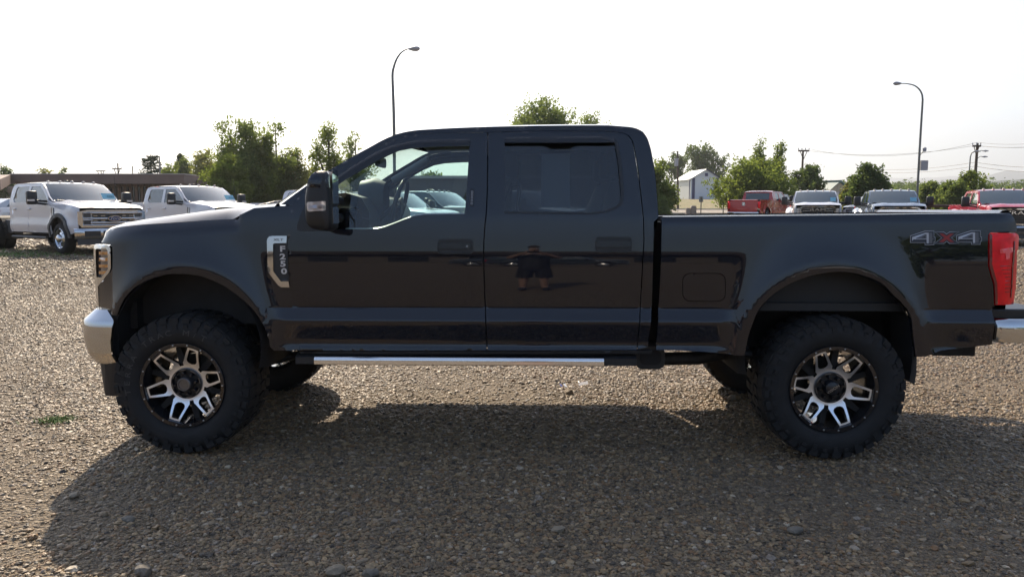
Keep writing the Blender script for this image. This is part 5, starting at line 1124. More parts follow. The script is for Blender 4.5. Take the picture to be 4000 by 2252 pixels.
# wires
wirem = mat('wire_black', (.10, .10, .10), .6)
def wire(label, p0, p1, sag, r=.012):
    a_, b_ = Vector(p0), Vector(p1); q = [a_.lerp(b_, t) - Vector((0, 0, sag * 4 * t * (1 - t))) for t in np.linspace(0, 1, 20)]
    c_ = bpy.data.curves.new('wire', 'CURVE'); o = MB().tube(q, r, 4).build('power_line', wirem); tag(o, label, 'wire', 'overhead power lines')
A1 = at(2033, 379, 80); A2 = at(2444, 367, 70); A3 = at(2459, 358, 70)
wire('upper power line from the crossarm pole to the leaning pole', A1, A2, .6); wire('thin line from the crossarm pole to the tip of the leaning pole', A1 + Vector((.4, 0, .1)), A3, .9)
wire('top power line leaving the right edge from the leaning pole tip', A3, at(2640, 356, 62), .2); wire('thicker power line leaving the right edge below the top one', at(2463, 367, 70), at(2640, 366, 62), .15, .02)
for i, (y0, yL, yR) in enumerate(((408, 425, 421), (418, 432, 433))):
    wire(('upper' if i == 0 else 'lower') + ' communication cable running left from the leaning pole', at(2452, y0, 70), at(2190, yL, 90), .3, .018); wire(('upper' if i == 0 else 'lower') + ' communication cable leaving the right edge from the leaning pole', at(2453, y0, 70), at(2640, yR, 62), .15, .018)
# signs seen from behind, utility box, guard rail
signm = mat('sign_back', (.42, .43, .44), .5, metal=.4)
def sign(label, px, ytop, ybot, wpx, Y, octa=False):
    p_ = at(px, (ytop + ybot) / 2, Y); h = (ybot - ytop) * K / F_PX * Y / 2; w = wpx * K / F_PX * Y / 2; gz = float(G(p_.x, Y)); t = empty('road_sign', (p_.x, Y, gz), 0, label, 'sign')
    MB().box(-.04, .04, -.05, .0, 0, p_.z - gz + h * .9).build('post', galv, t)
    if octa: poly = [(w * cos(R(22.5 + 45 * i)) * 1.08, p_.z - gz + h * sin(R(22.5 + 45 * i)) * 1.08) for i in range(8)]; MB().prism(poly, lambda a_, c_: (a_, .003, c_), lambda a_, c_: (a_, .02, c_)).build('plate', signm, t)
    else: MB().box(-w, w, .003, .02, p_.z - gz - h, p_.z - gz + h).build('plate', signm, t)
sign('octagonal stop sign seen from behind, in front of the grassy bank', 1819, 496, 513, 10, 66, True); sign('square road sign seen from behind, left of the octagonal one', 1763, 494, 508, 10.5, 66)
o = empty('utility_cabinet', (at(1743, 525, 66).x, 66, float(G(9, 66))), 0, 'pale utility pedestal with a small box beside it, standing by the road', 'cabinet'); cm_ = mat('cabinet_tan', (.36, .31, .27), .7)
z_ = at(1743, 520, 66).z - o.location.z; MB().box(-.22, .25, -.2, .2, 0, z_, .03).build('pedestal', cm_, o); MB().box(-.17, .2, -.18, .18, z_, z_ + .10, .02).build('cap', cm_, o); MB().box(-.62, -.25, -.15, .15, .0, .7, .03).build('side_box', cm_, o)
rust = mat('rusty_rail', (.10, .06, .045), .8, noise=.3, nscale=3); Yr = 38
o = empty('pipe_fence', (0, 0, 0), 0, 'rusty brown pipe rail fence behind the grey and red pickups', 'fence'); xa, xb = at(2150, 518, Yr).x, at(2660, 518, Yr).x; z_ = at(2380, 517.5, Yr).z
MB().tube([(xa, Yr, z_), (xb, Yr, z_)], .075, 10).build('rail', rust, o, smooth=50); MB().tube([(xa, Yr, z_ - .35), (xb, Yr, z_ - .35)], .04, 8).build('rail', rust, o, smooth=50)
for i in range(5): xx = xa + 1 + i * 2.2; MB().tube([(xx, Yr + .02, float(G(xx, Yr)) - .1), (xx, Yr + .02, z_)], .06, 8).build('post', rust, o, smooth=50)
# ================================================================== parked vehicles
# local frame: x runs back from the front bumper, y across (0 = centre, far side +), z up
paints = {'white': mat('white_paint', (.60, .605, .64), .25, coat=1.0), 'red': mat('red_paint', (.40, .018, .022), .25, coat=1.0), 'deepred': mat('deep_red_paint', (.42, .012, .035), .2, coat=1.0), 'grey': mat('steel_grey_paint', (.15, .19, .25), .22, metal=.35, coat=1.0),
          'dark': mat('dark_blue_paint', (.014, .022, .032), .15, coat=1.0), 'silver': mat('silver_paint', (.42, .44, .46), .25, metal=.5, coat=1.0), 'tealdark': mat('dark_teal_paint', (.03, .06, .07), .2, coat=1.0)}
pglass = mat('vehicle_glass', (.03, .05, .06), .04, coat=1.0, ior=1.5); tag_card = mat('dealer_card', (.20, .45, .55), .7); amberl = mat('clearance_lens', (.42, .36, .32), .3)
alloy = mat('wheel_chrome', (.65, .66, .68), .12, metal=1.0); grey_plast = mat('grey_plastic', (.055, .057, .06), .55); headl = mat('headlamp_lens', (.55, .57, .60), .12, metal=.6, coat=1.0)
PW = {}
def vwheel():
    if PW: return PW
    PW['tyre'] = MB().lathe([(.02, .27), (-.01, .30), (-.012, .36), (.01, .40), (.04, .418), (.13, .42), (.22, .418), (.25, .40), (.27, .35), (.26, .27)], 36).mesh('tyre', 40)
    PW['rim'] = MB().lathe([(.0, .275), (-.008, .265), (.0, .255), (.04, .24), (.05, .235)], 36).mesh('rim', 40)
    f = MB().lathe([(.05, .24), (.035, .19), (.02, .13), (.0, .10), (-.03, .085), (-.035, 0)], 32)
    PW['disc'] = f.mesh('wheel_face', 40)
    h = MB()
    for k in range(8): t = R(45 * k); h.lathe([(0, 0), (0, .028)], 8, c=(.195 * cos(t), .022, .195 * sin(t)))
    PW['hole'] = h.mesh('wheel_slots')
    PW['dual'] = MB().lathe([(.0, .275), (.02, .262), (.11, .24), (.13, .20), (.125, .14), (.09, .115), (.06, .11)], 32).mesh('deep_dish', 40)
    PW['hub'] = MB().lathe([(.12, .12), (-.02, .11), (-.035, .10), (-.05, .07), (-.05, 0)], 20).mesh('hub', 40)
    return PW
def loc2(t, name, ol, D_, half, m, holes=(), step=.10, thick=.02, gap=.004, sides=(0, 1)):
    for s in sides:
        me = panel_mesh(name, ol, holes, (lambda x, z: -half + D_(x, z)), step, None, thick, 0.0 if s else None, gap); link(name, me, m, t)
def arc(cx, cz, r, a0, a1, n=12): return [(cx + r * cos(R(a0 + (a1 - a0) * i / n)), cz + r * sin(R(a0 + (a1 - a0) * i / n))) for i in range(n + 1)]
def pickup(label, pos, heading, paint, style='chev', bed='bed', dually=False, z0=None, card=None, group=None, detail=1, s=1.0, tail=False, flare=None, cab='crew', lights=True, whl='chrome'):
    hx_, hy_ = heading; rz = atan2(-hy_, -hx_)      # local +x = rearwards
    t = empty('parked_suv' if bed == 'suv' else 'parked_pickup', (pos[0], pos[1], float(G(*pos)) if z0 is None else z0), rz, label, 'suv' if bed == 'suv' else 'pickup truck', group); t.scale = (s, s, s)
    pm = paints[paint]; fm = flare or pm; ford = style == 'ford'; vw = vwheel(); H_ = .98
    XF, XR = 1.02, 5.02 if bed != 'suv' else 4.0; R_ = .50
    htop = (lambda x: np.interp(x, [0, .08, .3, 1.5], [1.10, 1.24, 1.30, 1.40] if ford else [1.20, 1.32, 1.375, 1.40])); belt = 1.40
    def D_(x, z):
        y = .03 + .0 * x; y = y + .25 * np.maximum(0, z - belt) * 1.0 + .10 * np.maximum(0, .75 - z); y = y + .55 * np.maximum(0, .42 - x) ** 2
        for cx in (XF, XR): d = np.hypot(x - cx, z - .5); y = y - .03 * (1 - smoothstep(R_ + .05, R_ + .22, d))
        y = y + np.where(x < 1.6, 4 * np.maximum(0, z - (htop(x) - .10)) ** 2, 0) - .02 * (smoothstep(.86, .80, z) - smoothstep(.66, .60, z)); return y
    endc = 4.05; roof = 1.93
    fend = [(.10, .62), (.06, .95), (.08, htop(.08) - .02), (.3, htop(.3)), (.8, htop(.8)), (1.5, htop(1.5)), (1.42, 1.0), (1.45, .56), (XF + .53, .50)] + arc(XF, .5, R_, 0, 180)[1:] + [(XF - .53, .52)]
    loc2(t, 'fender', fend, D_, H_, pm)
    w1 = [(1.66, belt + .06), (1.63, 1.35), (1.95, 1.33), (2.15, belt), (2.78, belt), (2.80, 1.84), (2.25, 1.84), (1.98, 1.69)] if ford else [(1.66, belt + .06), (1.68, belt + .0), (2.78, belt), (2.80, 1.84), (2.25, 1.84), (1.98, 1.69)]
    w2 = [(2.93, belt), (3.72, belt), (3.82, belt + .08), (3.74, 1.78), (3.68, 1.84), (2.93, 1.84)]
    d1 = [(1.50, 1.40), (1.60, 1.46), (1.93, 1.72), (2.22, 1.89), (2.86, 1.90), (2.86, .56), (1.45, .56), (1.42, 1.0)]
    d2 = [(2.86, 1.90), (3.72, 1.89), (3.80, 1.84), (3.90, 1.5), (3.88, .56), (2.86, .56)]
    if cab == 'quad': w2 = [(2.93, belt), (3.5, belt), (3.5, 1.84), (2.93, 1.84)]
    loc2(t, 'front_door', d1, D_, H_, pm, [w1]); loc2(t, 'rear_door', d2, D_, H_, pm, [w2])
    loc2(t, 'cab_side', [(1.42, 1.43), (1.60, 1.50), (1.93, 1.77), (2.15, 1.90), (2.4, roof), (3.75, roof), (3.92, 1.90), (4.0, 1.80), (endc, 1.42), (endc, .56), (3.88, .56), (3.90, 1.5), (3.80, 1.84), (3.72, 1.89), (2.86, 1.90), (2.22, 1.89), (1.93, 1.72), (1.60, 1.46), (1.50, 1.40)], D_, H_, pm, gap=.001)
    loc2(t, 'side_window', inset(w1, -.03), lambda x, z: D_(x, z) + .015, H_, pglass, step=.3, thick=0, gap=0); loc2(t, 'side_window', inset(w2, -.03), lambda x, z: D_(x, z) + .015, H_, pglass, step=.3, thick=0, gap=0)
    if bed == 'bed':
        bd = [(4.10, 1.42), (6.15, 1.42), (6.20, 1.30), (6.20, .66), (XR + .55, .60)] + arc(XR, .5, R_, 0, 180)[1:] + [(XR - .53, .56), (4.10, .56)]
        loc2(t, 'bed_side', bd, D_, H_, pm)
        MB().box(4.12, 6.1, -.80, .80, .80, .84).box(4.10, 4.14, -.8, .8, .8, 1.40).build('bed_floor', MAT['bed_liner'], t)
        for sg in (-1, 1): MB().box(4.12, 6.14, min(sg * .78, sg * .92), max(sg * .78, sg * .92), 1.395, 1.425).build('bed_rail', trim, t)
        MB().grid([[(x, y, z) for y in np.linspace(-.80, .80, 9)] for x, z in ((6.12, 1.40), (6.17, 1.42), (6.20, 1.41), (6.195, 1.33), (6.215, 1.15), (6.20, .70))]).build('tailgate', pm, t, smooth=50)
        MB().box(6.20, 6.36, -.92, .92, .56, .72, .04).build('rear_bumper', chrome, t, smooth=50)
        for sg in (-1, 1): MB().box(6.14, 6.215, min(sg * .81, sg * .965), max(sg * .81, sg * .965), .92, 1.32, .02).build('tail_lamp', tl_red, t, smooth=50)
        if tail: MB().box(6.217, 6.23, -.09, .09, 1.08, 1.28, .03).build('tailgate_emblem', alloy, t)
        if dually:
            for sg in (-1, 1):
                P_ = []
                for u in np.linspace(0, 1, 9):
                    a_ = pi * u; row = []
                    for q, rr_ in ((0, .78), (.5, .76), (.85, .68), (1, .53), (1, .48)): row.append((XR - rr_ * cos(a_) * 1.12, sg * (.95 + .24 * q ** 1.5), .52 + rr_ * sin(a_) * .95))
                    P_.append(row)
                MB().grid(P_).build('wheel_flare', pm, t, smooth=70)
    if bed == 'chassis':
        for sg in (-1, 1): MB().box(3.9, 7.0, min(sg * .38, sg * .48), max(sg * .38, sg * .48), .78, .98).build('frame_rail', under, t)
        for x in (4.4, 5.6, 6.9): MB().box(x, x + .12, -.45, .45, .80, .95).build('cross_member', under, t)
        MB().box(4.15, 4.75, -.85, -.5, .48, .92, .05).build('fuel_tank', under, t); MB().box(4.2, 4.7, .5, .85, .5, .9, .03).build('battery_box', grey_plast, t)
        MB().box(4.12, 4.30, -.9, -.55, .95, 1.05).box(4.8, 5.0, -.85, -.55, .62, .80).build('loose_bracket', alloy, t)
    if bed == 'suv':
        q = [(endc, 1.90), (4.7, 1.88), (4.95, 1.45), (5.0, .60), (XR + .54, .56)] + arc(XR, .5, R_, 0, 180)[1:-5] + [(endc - .2, .56), (endc, 1.2)]
        loc2(t, 'quarter_panel', q, D_, H_, pm, [[(4.14, belt), (4.72, belt), (4.62, 1.80), (4.14, 1.82)]]); loc2(t, 'side_window', [(4.1, belt - .03), (4.75, belt - .03), (4.64, 1.83), (4.1, 1.85)], lambda x, z: D_(x, z) + .015, H_, pglass, step=.3, thick=0, gap=0)
        MB().grid([[(x, y, z) for y in np.linspace(-.84, .84, 7)] for x, z in ((3.9, 1.96), (4.72, 1.94))]).build('roof_rear', pm, t); MB().grid([[(x, y, z) for y in np.linspace(-.82, .82, 7)] for x, z in ((4.72, 1.94), (4.96, 1.42))]).build('rear_window', pglass, t)
        MB().grid([[(x, y, z) for y in np.linspace(-.9, .9, 7)] for x, z in ((4.96, 1.42), (5.02, 1.2), (5.02, .6))]).build('tailgate', pm, t)
    # roof, glass, hood
    yr = lambda x, z: H_ - float(D_(np.array([x]), np.array([z]))[0])
    rp_ = [(2.12, 1.89), (2.25, 1.925), (2.6, 1.94), (3.2, 1.945), (3.75, 1.935), (3.95, 1.89)]
    MB().grid([[(x - .10 * (1 - u * u) * max(0, 1 - (x - 2.12) / .5), u * (yr(x, min(z, 1.92))), z + .035 * (1 - abs(u) ** 4)) for u in np.linspace(-1, 1, 17)] for x, z in rp_]).build('roof', pm, t, smooth=50)
    ws = [(1.44, 1.405), (1.62, 1.54), (1.90, 1.76), (2.12, 1.90)]
    MB().grid([[(x - (.20 * (1 - i / 3) + .10 * i / 3) * (1 - u * u), u * (yr(x, z) - .035), z + .01 + .02 * i / 3 * (1 - u * u)) for u in np.linspace(-1, 1, 15)] for i, (x, z) in enumerate(ws)]).build('windshield', pglass, t, smooth=60)
    for sg in (-1, 1): MB().grid([[(x, sg * (yr(x, z) - a_), z + .012) for a_ in (.0, .055)] for x, z in ws]).build('front_pillar', pm, t)
    if bed != 'suv':
        MB().grid([[(x, u * yr(x, min(1.9, z)), z) for u in (-1, 1)] for x, z in ((3.97, 1.86), (endc, 1.42), (endc, .58))]).build('cab_rear_wall', pm, t)
        MB().grid([[(x, u * .70, z) for u in (-1, 1)] for x, z in ((3.992, 1.82), (endc + .008, 1.44))]).build('rear_window', pglass, t)
    hr = [.09, .16, .3, .6, 1.0, 1.3, 1.50]
    MB().grid([[(x - .07 * (1 - u * u) * max(0, 1 - x / .9) - .18 * (1 - u * u) * max(0, (x - 1.0) / .5), u * (yr(x, float(htop(x)) - .01) - .003), float(htop(x)) - .005 + (.055 * (1 - abs(u) ** 5) + .018 * math.exp(-((abs(u) - .55) / .12) ** 2)) * min(1, (x - .05) / .25)) for u in np.linspace(-1, 1, 29)] for x in hr]).build('hood', pm, t, smooth=50)
    MB().box(1.35, 1.75, -.75, .75, 1.36, 1.40).build('cowl', trim, t)
    MB().box(1.5, 4.0, -.86, .86, .52, 1.30).build('cabin_floor', under, t)
    if detail:
        for sg in (-.45, .25): MB().tube([(1.36, sg, 1.435), (1.42, sg + .55, 1.455)], .01, 5).build('wiper', trim, t)
    # front end
    fy = lambda y: .055 - .06 * (1 - (y / .95) ** 2)
    if ford:
        g = MB().grid([[(fy(y) + .035, y, z) for y in np.linspace(-.62, .62, 11)] for z in (.74, 1.14)]); g.build('grille', grey_plast, t)
        fr = [(-.90, 1.14), (-.70, 1.185), (.70, 1.185), (.90, 1.14), (.90, .80), (.84, .72), (-.84, .72), (-.90, .80)]
        fi = [(-.80, 1.11), (-.66, 1.135), (.66, 1.135), (.80, 1.11), (.80, .82), (.76, .77), (-.76, .77), (-.80, .82)]
        me = panel_mesh('grille_surround', fr, [fi], lambda x, z: 0 * x, .2, None, .06, None, 0)
        for v in me.vertices: yy = v.co.x; v.co = (fy(yy) - .015 + v.co.y, yy, v.co.z)
        link('grille_surround', me, chrome, t)
        for sg in (-1, 1):
            MB().grid([[(fy(y) + .02, y, z) for y in np.linspace(sg * .56, sg * .82, 5)] for z in (.76, 1.12)]).build('headlight', headl, t)
            for za, zb_ in ((.99, 1.09), (.80, .90)):
                MB().grid([[(fy(y) - .0, y, z) for y in np.linspace(sg * .60, sg * .77, 4)] for z in (za, zb_)]).build('headlight_lamp', grey_plast, t)
                MB().tube([(fy(y) - .02, y, z) for y, z in ((sg * .57, za - .02), (sg * .80, za - .02), (sg * .80, zb_ + .02), (sg * .57, zb_ + .02))], .016, 6, close=True).build('lamp_ring', chrome, t)
        for z, hh in ((1.105, .022), (.955, .022), (.845, .022), (.78, .02)):
            a_ = .62
            MB().grid([[(fy(y) - .02 - .012 * abs(cos(q)), y, z + hh * sin(q)) for y in np.linspace(-a_, a_, 11)] for q in (-1.5, -.7, 0, .7, 1.5)]).build('grille_bar', chrome, t, smooth=60)
        if detail:
            for z in (1.03, .90):
                for k in range(6):
                    yy = -.48 + .192 * k
                    if abs(yy) > .2: MB().box(fy(yy) + .0, fy(yy) + .03, yy - .055, yy + .055, z - .008, z + .008).build('grille_vent', chrome, t)
        ov = [(cos(R(a_)), sin(R(a_))) for a_ in range(0, 360, 15)]
        em = MB().prism([(q[0] * .185, q[1] * .078) for q in ov], lambda a_, c_: (-.065, a_, .955 + c_), lambda a_, c_: (-.03, a_, .955 + c_)).build('emblem', chrome, t)
        MB().prism([(q[0] * .165, q[1] * .062) for q in ov], lambda a_, c_: (-.069, a_, .955 + c_), lambda a_, c_: (-.066, a_, .955 + c_)).build('emblem_field', mat('oval_blue', (.015, .04, .14), .2), em)
        link('emblem_lettering', text_mesh('Ford', .12, .002, 1.15, .35), steel, em, loc=(-.071, 0, .957), rot=(pi / 2, 0, -pi / 2))
    else:
        MB().grid([[(fy(y) - .0, y, z) for y in np.linspace(-.60, .60, 11)] for z in (.74, 1.24)]).build('grille', MAT['black_trim_gloss'], t)
        for z in (.80, .87, .94, 1.0): MB().tube([(fy(y) - .01, y, z) for y in np.linspace(-.58, .58, 9)], .010, 5).build('grille_mesh', grey_plast, t)
        fr = [(-.64, 1.27), (.64, 1.27), (.72, 1.20), (.62, .72), (-.62, .72), (-.72, 1.20)]; fi = [(-.58, 1.225), (.58, 1.225), (.65, 1.16), (.56, .77), (-.56, .77), (-.65, 1.16)]
        me = panel_mesh('grille_surround', fr, [fi], lambda x, z: 0 * x, .2, None, .06, None, 0)
        for v in me.vertices: yy = v.co.x; v.co = (fy(yy) - .03 + v.co.y, yy, v.co.z)
        link('grille_surround', me, chrome, t)
        link('grille_lettering', text_mesh('RAM', .17, .012, 1.75, 0, 1.05), alloy, t, loc=(-.045, 0, 1.125), rot=(pi / 2, 0, -pi / 2))
        for sg in (-1, 1):
            for dz in (.045, -.045): MB().box(-.035 + .02, .0, min(sg * .31, sg * .60), max(sg * .31, sg * .60), 1.125 + dz - .012, 1.125 + dz + .012).build('grille_bar', chrome, t)
            MB().grid([[(fy(y) + .01 + .10 * max(0, abs(y) - .78) * 4, y, z) for y in np.linspace(sg * .66, sg * .93, 6)] for z in (.98, 1.19)]).build('headlight', headl, t)
            for dz in (1.03, 1.14): MB().lathe([(0, .0), (0, .045), (-.02, .05)], 12, axis='x', c=(.015, sg * .76, dz)).build('headlight_lamp', steel, t)
            MB().grid([[(fy(y) + .0 + .40 * max(0, abs(y) - .78), y, z) for y in np.linspace(sg * .62, sg * .94, 6)] for z in (.70, .96)]).build('fog_surround', chrome, t)
    # bumper
    rows = []
    for z, o_ in ((.70, .0), (.68, -.05), (.60, -.07), (.46, -.06), (.42, -.02)):
        rows.append([(fy(y) + o_ - .03 + (.25 * max(0, abs(y) - .82) / .16 * .7), y, z) for y in np.linspace(-.98, .98, 21)])
    MB().grid(rows).build('front_bumper', chrome, t, smooth=60)
    for sg in (-1, 1):
        MB().grid([[(fy(y) - .115, y, z) for y in np.linspace(sg * .42, sg * .82, 5)] for z in (.50, .63)]).build('fog_light_bezel', trim, t)
        if not ford or sg > 0: pass
    MB().grid([[(fy(y) - .112, y, z) for y in np.linspace(-.34, .34, 7)] for z in (.50, .63)]).build('bumper_intake', trim, t)
    MB().grid([[(fy(y) - .03 + .2 * max(0, abs(y) - .8), y, z) for y in np.linspace(-.95, .95, 9)] for z in (.43, .27)]).build('air_dam', grey_plast, t)
    MB().box(.12, 1.3, -.86, .86, .45, 1.05).build('engine_bay', under, t)
    # flares
    if flare:
        for cx in ((XF,) if bed == 'chassis' else (XF, XR)):
            loc2(t, 'wheel_flare', arc(cx, .5, R_ + .10, -6, 186, 16) + arc(cx, .5, R_ - .005, 186, -6, 16), lambda x, z: D_(x, z) - .03, H_, flare, step=.08, thick=.05, gap=0)
    # wheels
    for cx, rear in ((XF, 0), (XR, 1)):
        for sg in (-1, 1):
            w = link('wheel', vw['rim'], alloy, t, loc=(cx, sg * (.96 if not (dually and rear) else 1.14), .415), rot=(0, 0, 0 if sg < 0 else pi))
            link('tyre', vw['tyre'], rubber, w)
            if dually and rear: link('wheel_dish', vw['dual'], alloy, w); link('hub', vw['hub'], alloy, w); link('inner_tyre', vw['tyre'], rubber, w, loc=(0, .30, 0))
            else: link('wheel_face', vw['disc'], alloy if whl == 'chrome' else satin, w); link('wheel_slots', vw['hole'], under, w)
            if dually and not rear: link('hub', vw['hub'], alloy, w, loc=(0, -.02, 0))
            P_ = [[(cx + (R_ + .02) * cos(R(a_)), sg * y, .5 + (R_ + .02) * sin(R(a_))) for a_ in range(-20, 201, 20)] for y in (.94, .45)]
            MB().grid(P_).build('wheel_liner', under, t)
        MB().tube([(cx, -.8, .415), (cx, .8, .415)], .06, 8).build('axle', under, t)
    # mirrors, lights, handles, steps
    for sg in (-1, 1):
        m = MB().box(1.66, 1.84, min(sg * 1.17, sg * 1.42), max(sg * 1.17, sg * 1.42), 1.33, 1.70, .045).build('door_mirror', trim, t, smooth=50)
        MB().tube([(1.74, sg * .93, 1.42), (1.74, sg * 1.2, 1.44)], .03, 8).tube([(1.74, sg * .93, 1.34), (1.74, sg * 1.2, 1.37)], .03, 8).build('mirror_arm', trim, m)
        if ford: MB().box(1.655, 1.70, min(sg * 1.26, sg * 1.43), max(sg * 1.26, sg * 1.43), 1.42, 1.47).build('signal_lens', lensm, m)
        for xx in (2.68, 3.62): MB().box(xx, xx + .20, min(sg * .90, sg * .985), max(sg * .90, sg * .985), 1.19, 1.235, .01).build('door_handle', pm if ford else chrome, t)
        MB().tube([(1.75, sg * .97, .42), (3.9, sg * .97, .42)], .04, 8).build('step_tube', grey_plast if ford else chrome, t, smooth=50)
        if ford:
            link('fender_vent', panel_mesh('fender_vent', [(1.30, 1.24), (1.40, 1.25), (1.40, .86), (1.30, .98)], [], lambda x, z: -H_ + D_(x, z) - .015, .2, None, .015, 0.0 if sg > 0 else None, 0), trim, t)
            link('vent_bar', panel_mesh('vent_bar', [(1.30, 1.24), (1.325, 1.24), (1.325, .96), (1.30, .98)], [], lambda x, z: -H_ + D_(x, z) - .022, .2, None, .01, 0.0 if sg > 0 else None, 0), chrome, t)
    if lights:
        for k, yy in enumerate((-.62, -.32, 0, .32, .62)): MB().lathe([(0, .05), (.025, .045), (.045, .025), (.05, 0)], 10, axis='z', c=(2.30 - .06 * (1 - (yy / .7) ** 2), yy, 1.955 + .012 * (1 - (yy / .8) ** 2))).build('clearance_light', amberl, t, smooth=50)
    MB().tube([(1.40, -.80, 1.40), (1.46, -.82, 2.15)], .006, 5).build('antenna', trim, t)
    MB().box(2.5, 2.66, -.03, .03, 1.97, 2.03, .012).build('roof_antenna', trim, t)
    if card:
        cx, cz = 1.72, 1.60; c_ = MB().add([(1.44, card[0], 1.475), (1.44, card[0] + card[1], 1.475), (1.56, card[0] + card[1], 1.475 + .16), (1.56, card[0], 1.475 + .16)], [(0, 1, 2, 3)])
        for i in range(4): x, y, z = c_.v[i]; u = y / .9; c_.v[i] = (x - .20 * (1 - u * u) - .022, y, z + .02)
        o = c_.build('dealer_card', tag_card, t)
        if card[2]: link('card_lettering', text_mesh(card[2], .085, .001, 1.2), trim, t, loc=(1.47 - .20 * (1 - ((card[0] + card[1] / 2) / .9) ** 2), card[0] + card[1] / 2, 1.565), rot=(R(53), 0, -pi / 2))
    return t
FG = 'white crew cab trucks parked in a row at left'
hd_ = (cos(R(-35.5)), sin(R(-35.5)))
def fr(px, Y): p_ = at(px, 600, Y); return (p_.x, Y)
pickup('white crew cab chassis truck without a bed, nearest of the white row at left', fr(289, 20.8), hd_, 'white', 'ford', 'chassis', True, card=(-.78, .42, 'D-4292'), group=FG, flare=grey_plast)
pickup('second white crew cab pickup, behind the nearest one, front hidden by the black hood', fr(606, 24.6), hd_, 'white', 'ford', 'bed', card=(-.78, .42, 'D-4333'), group=FG, detail=0)
pickup('third white pickup, only its cab showing past the black hood and mirror', fr(925, 30.2), hd_, 'white', 'ford', 'bed', group=FG, detail=0)
RG = 'pickups parked across the lot at right'
h2 = (-.32, -.95)
p_ = at(2056, 540, 32); pickup('white dually pickup facing the camera with black grille, between the red pickup and grey pickup', (p_.x, 32), h2, 'white', 'ram', 'bed', True, card=(-.78, .22, None), group=RG)
p_ = at(2262, 540, 28.6); pickup('steel grey dually pickup facing the camera, second from the right edge', (p_.x, 28.6), h2, 'grey', 'ram', 'bed', True, card=(-.78, .24, None), group=RG)
p_ = at(2568, 540, 25.6); pickup('bright red dually pickup cut off by the right edge of the photo', (p_.x, 25.6), h2, 'deepred', 'ram', 'bed', True, card=(-.78, .26, None), group=RG)
hh = (.61, .79); p_ = at(1868, 540, 44); r_ = pickup('dull red quad cab pickup seen from behind, tailgate towards the camera', (p_.x + hh[0] * 6.3, 44 + hh[1] * 6.3), hh, 'red', 'ram', 'bed', False, group=RG, detail=0, tail=True, lights=False, cab='quad', whl='dark')
p_ = at(1842, 540, 56); pickup('black boxy suv parked just beyond the dull red pickup', (p_.x + 1.0 + .6 * 4.5, 52 + .8 * 4.5), (.6, .8), 'dark', 'ram', 'suv', group=None, detail=0, lights=False, s=.93, whl='dark')
p_ = at(2118, 540, 38); pickup('dark teal suv parked between the white and the grey pickups', (p_.x + .3, 37.0), (-.75, -.66), 'dark', 'ram', 'suv', group=None, detail=0, lights=False, s=.88)
SG = 'vehicles seen through the black truck windows'
p_ = at(1128, 540, 22); pickup('pale pickup seen through the front window of the black truck, hood to the right', (p_.x, 22.5), (.85, -.53), 'silver', 'ford', 'bed', group=SG, detail=0, s=.93)
p_ = at(1235, 540, 24.5); pickup('dark pickup partly visible at the rear corner of the front side window', (p_.x, 25), (.85, -.53), 'tealdark', 'ford', 'bed', group=SG, detail=0, s=.95)
p_ = at(1490, 540, 22.5); pickup('pickup seen dimly through the tinted rear door window', (p_.x, 22.5), (.80, -.6), 'silver', 'ford', 'bed', group=SG, detail=0, s=.95)
p_ = at(905, 540, 24); pickup('white pickup seen through the windshield behind the dashboard of the black truck', (p_.x, 27.5), (.85, -.53), 'white', 'ford', 'bed', group=SG, detail=0, s=.95)
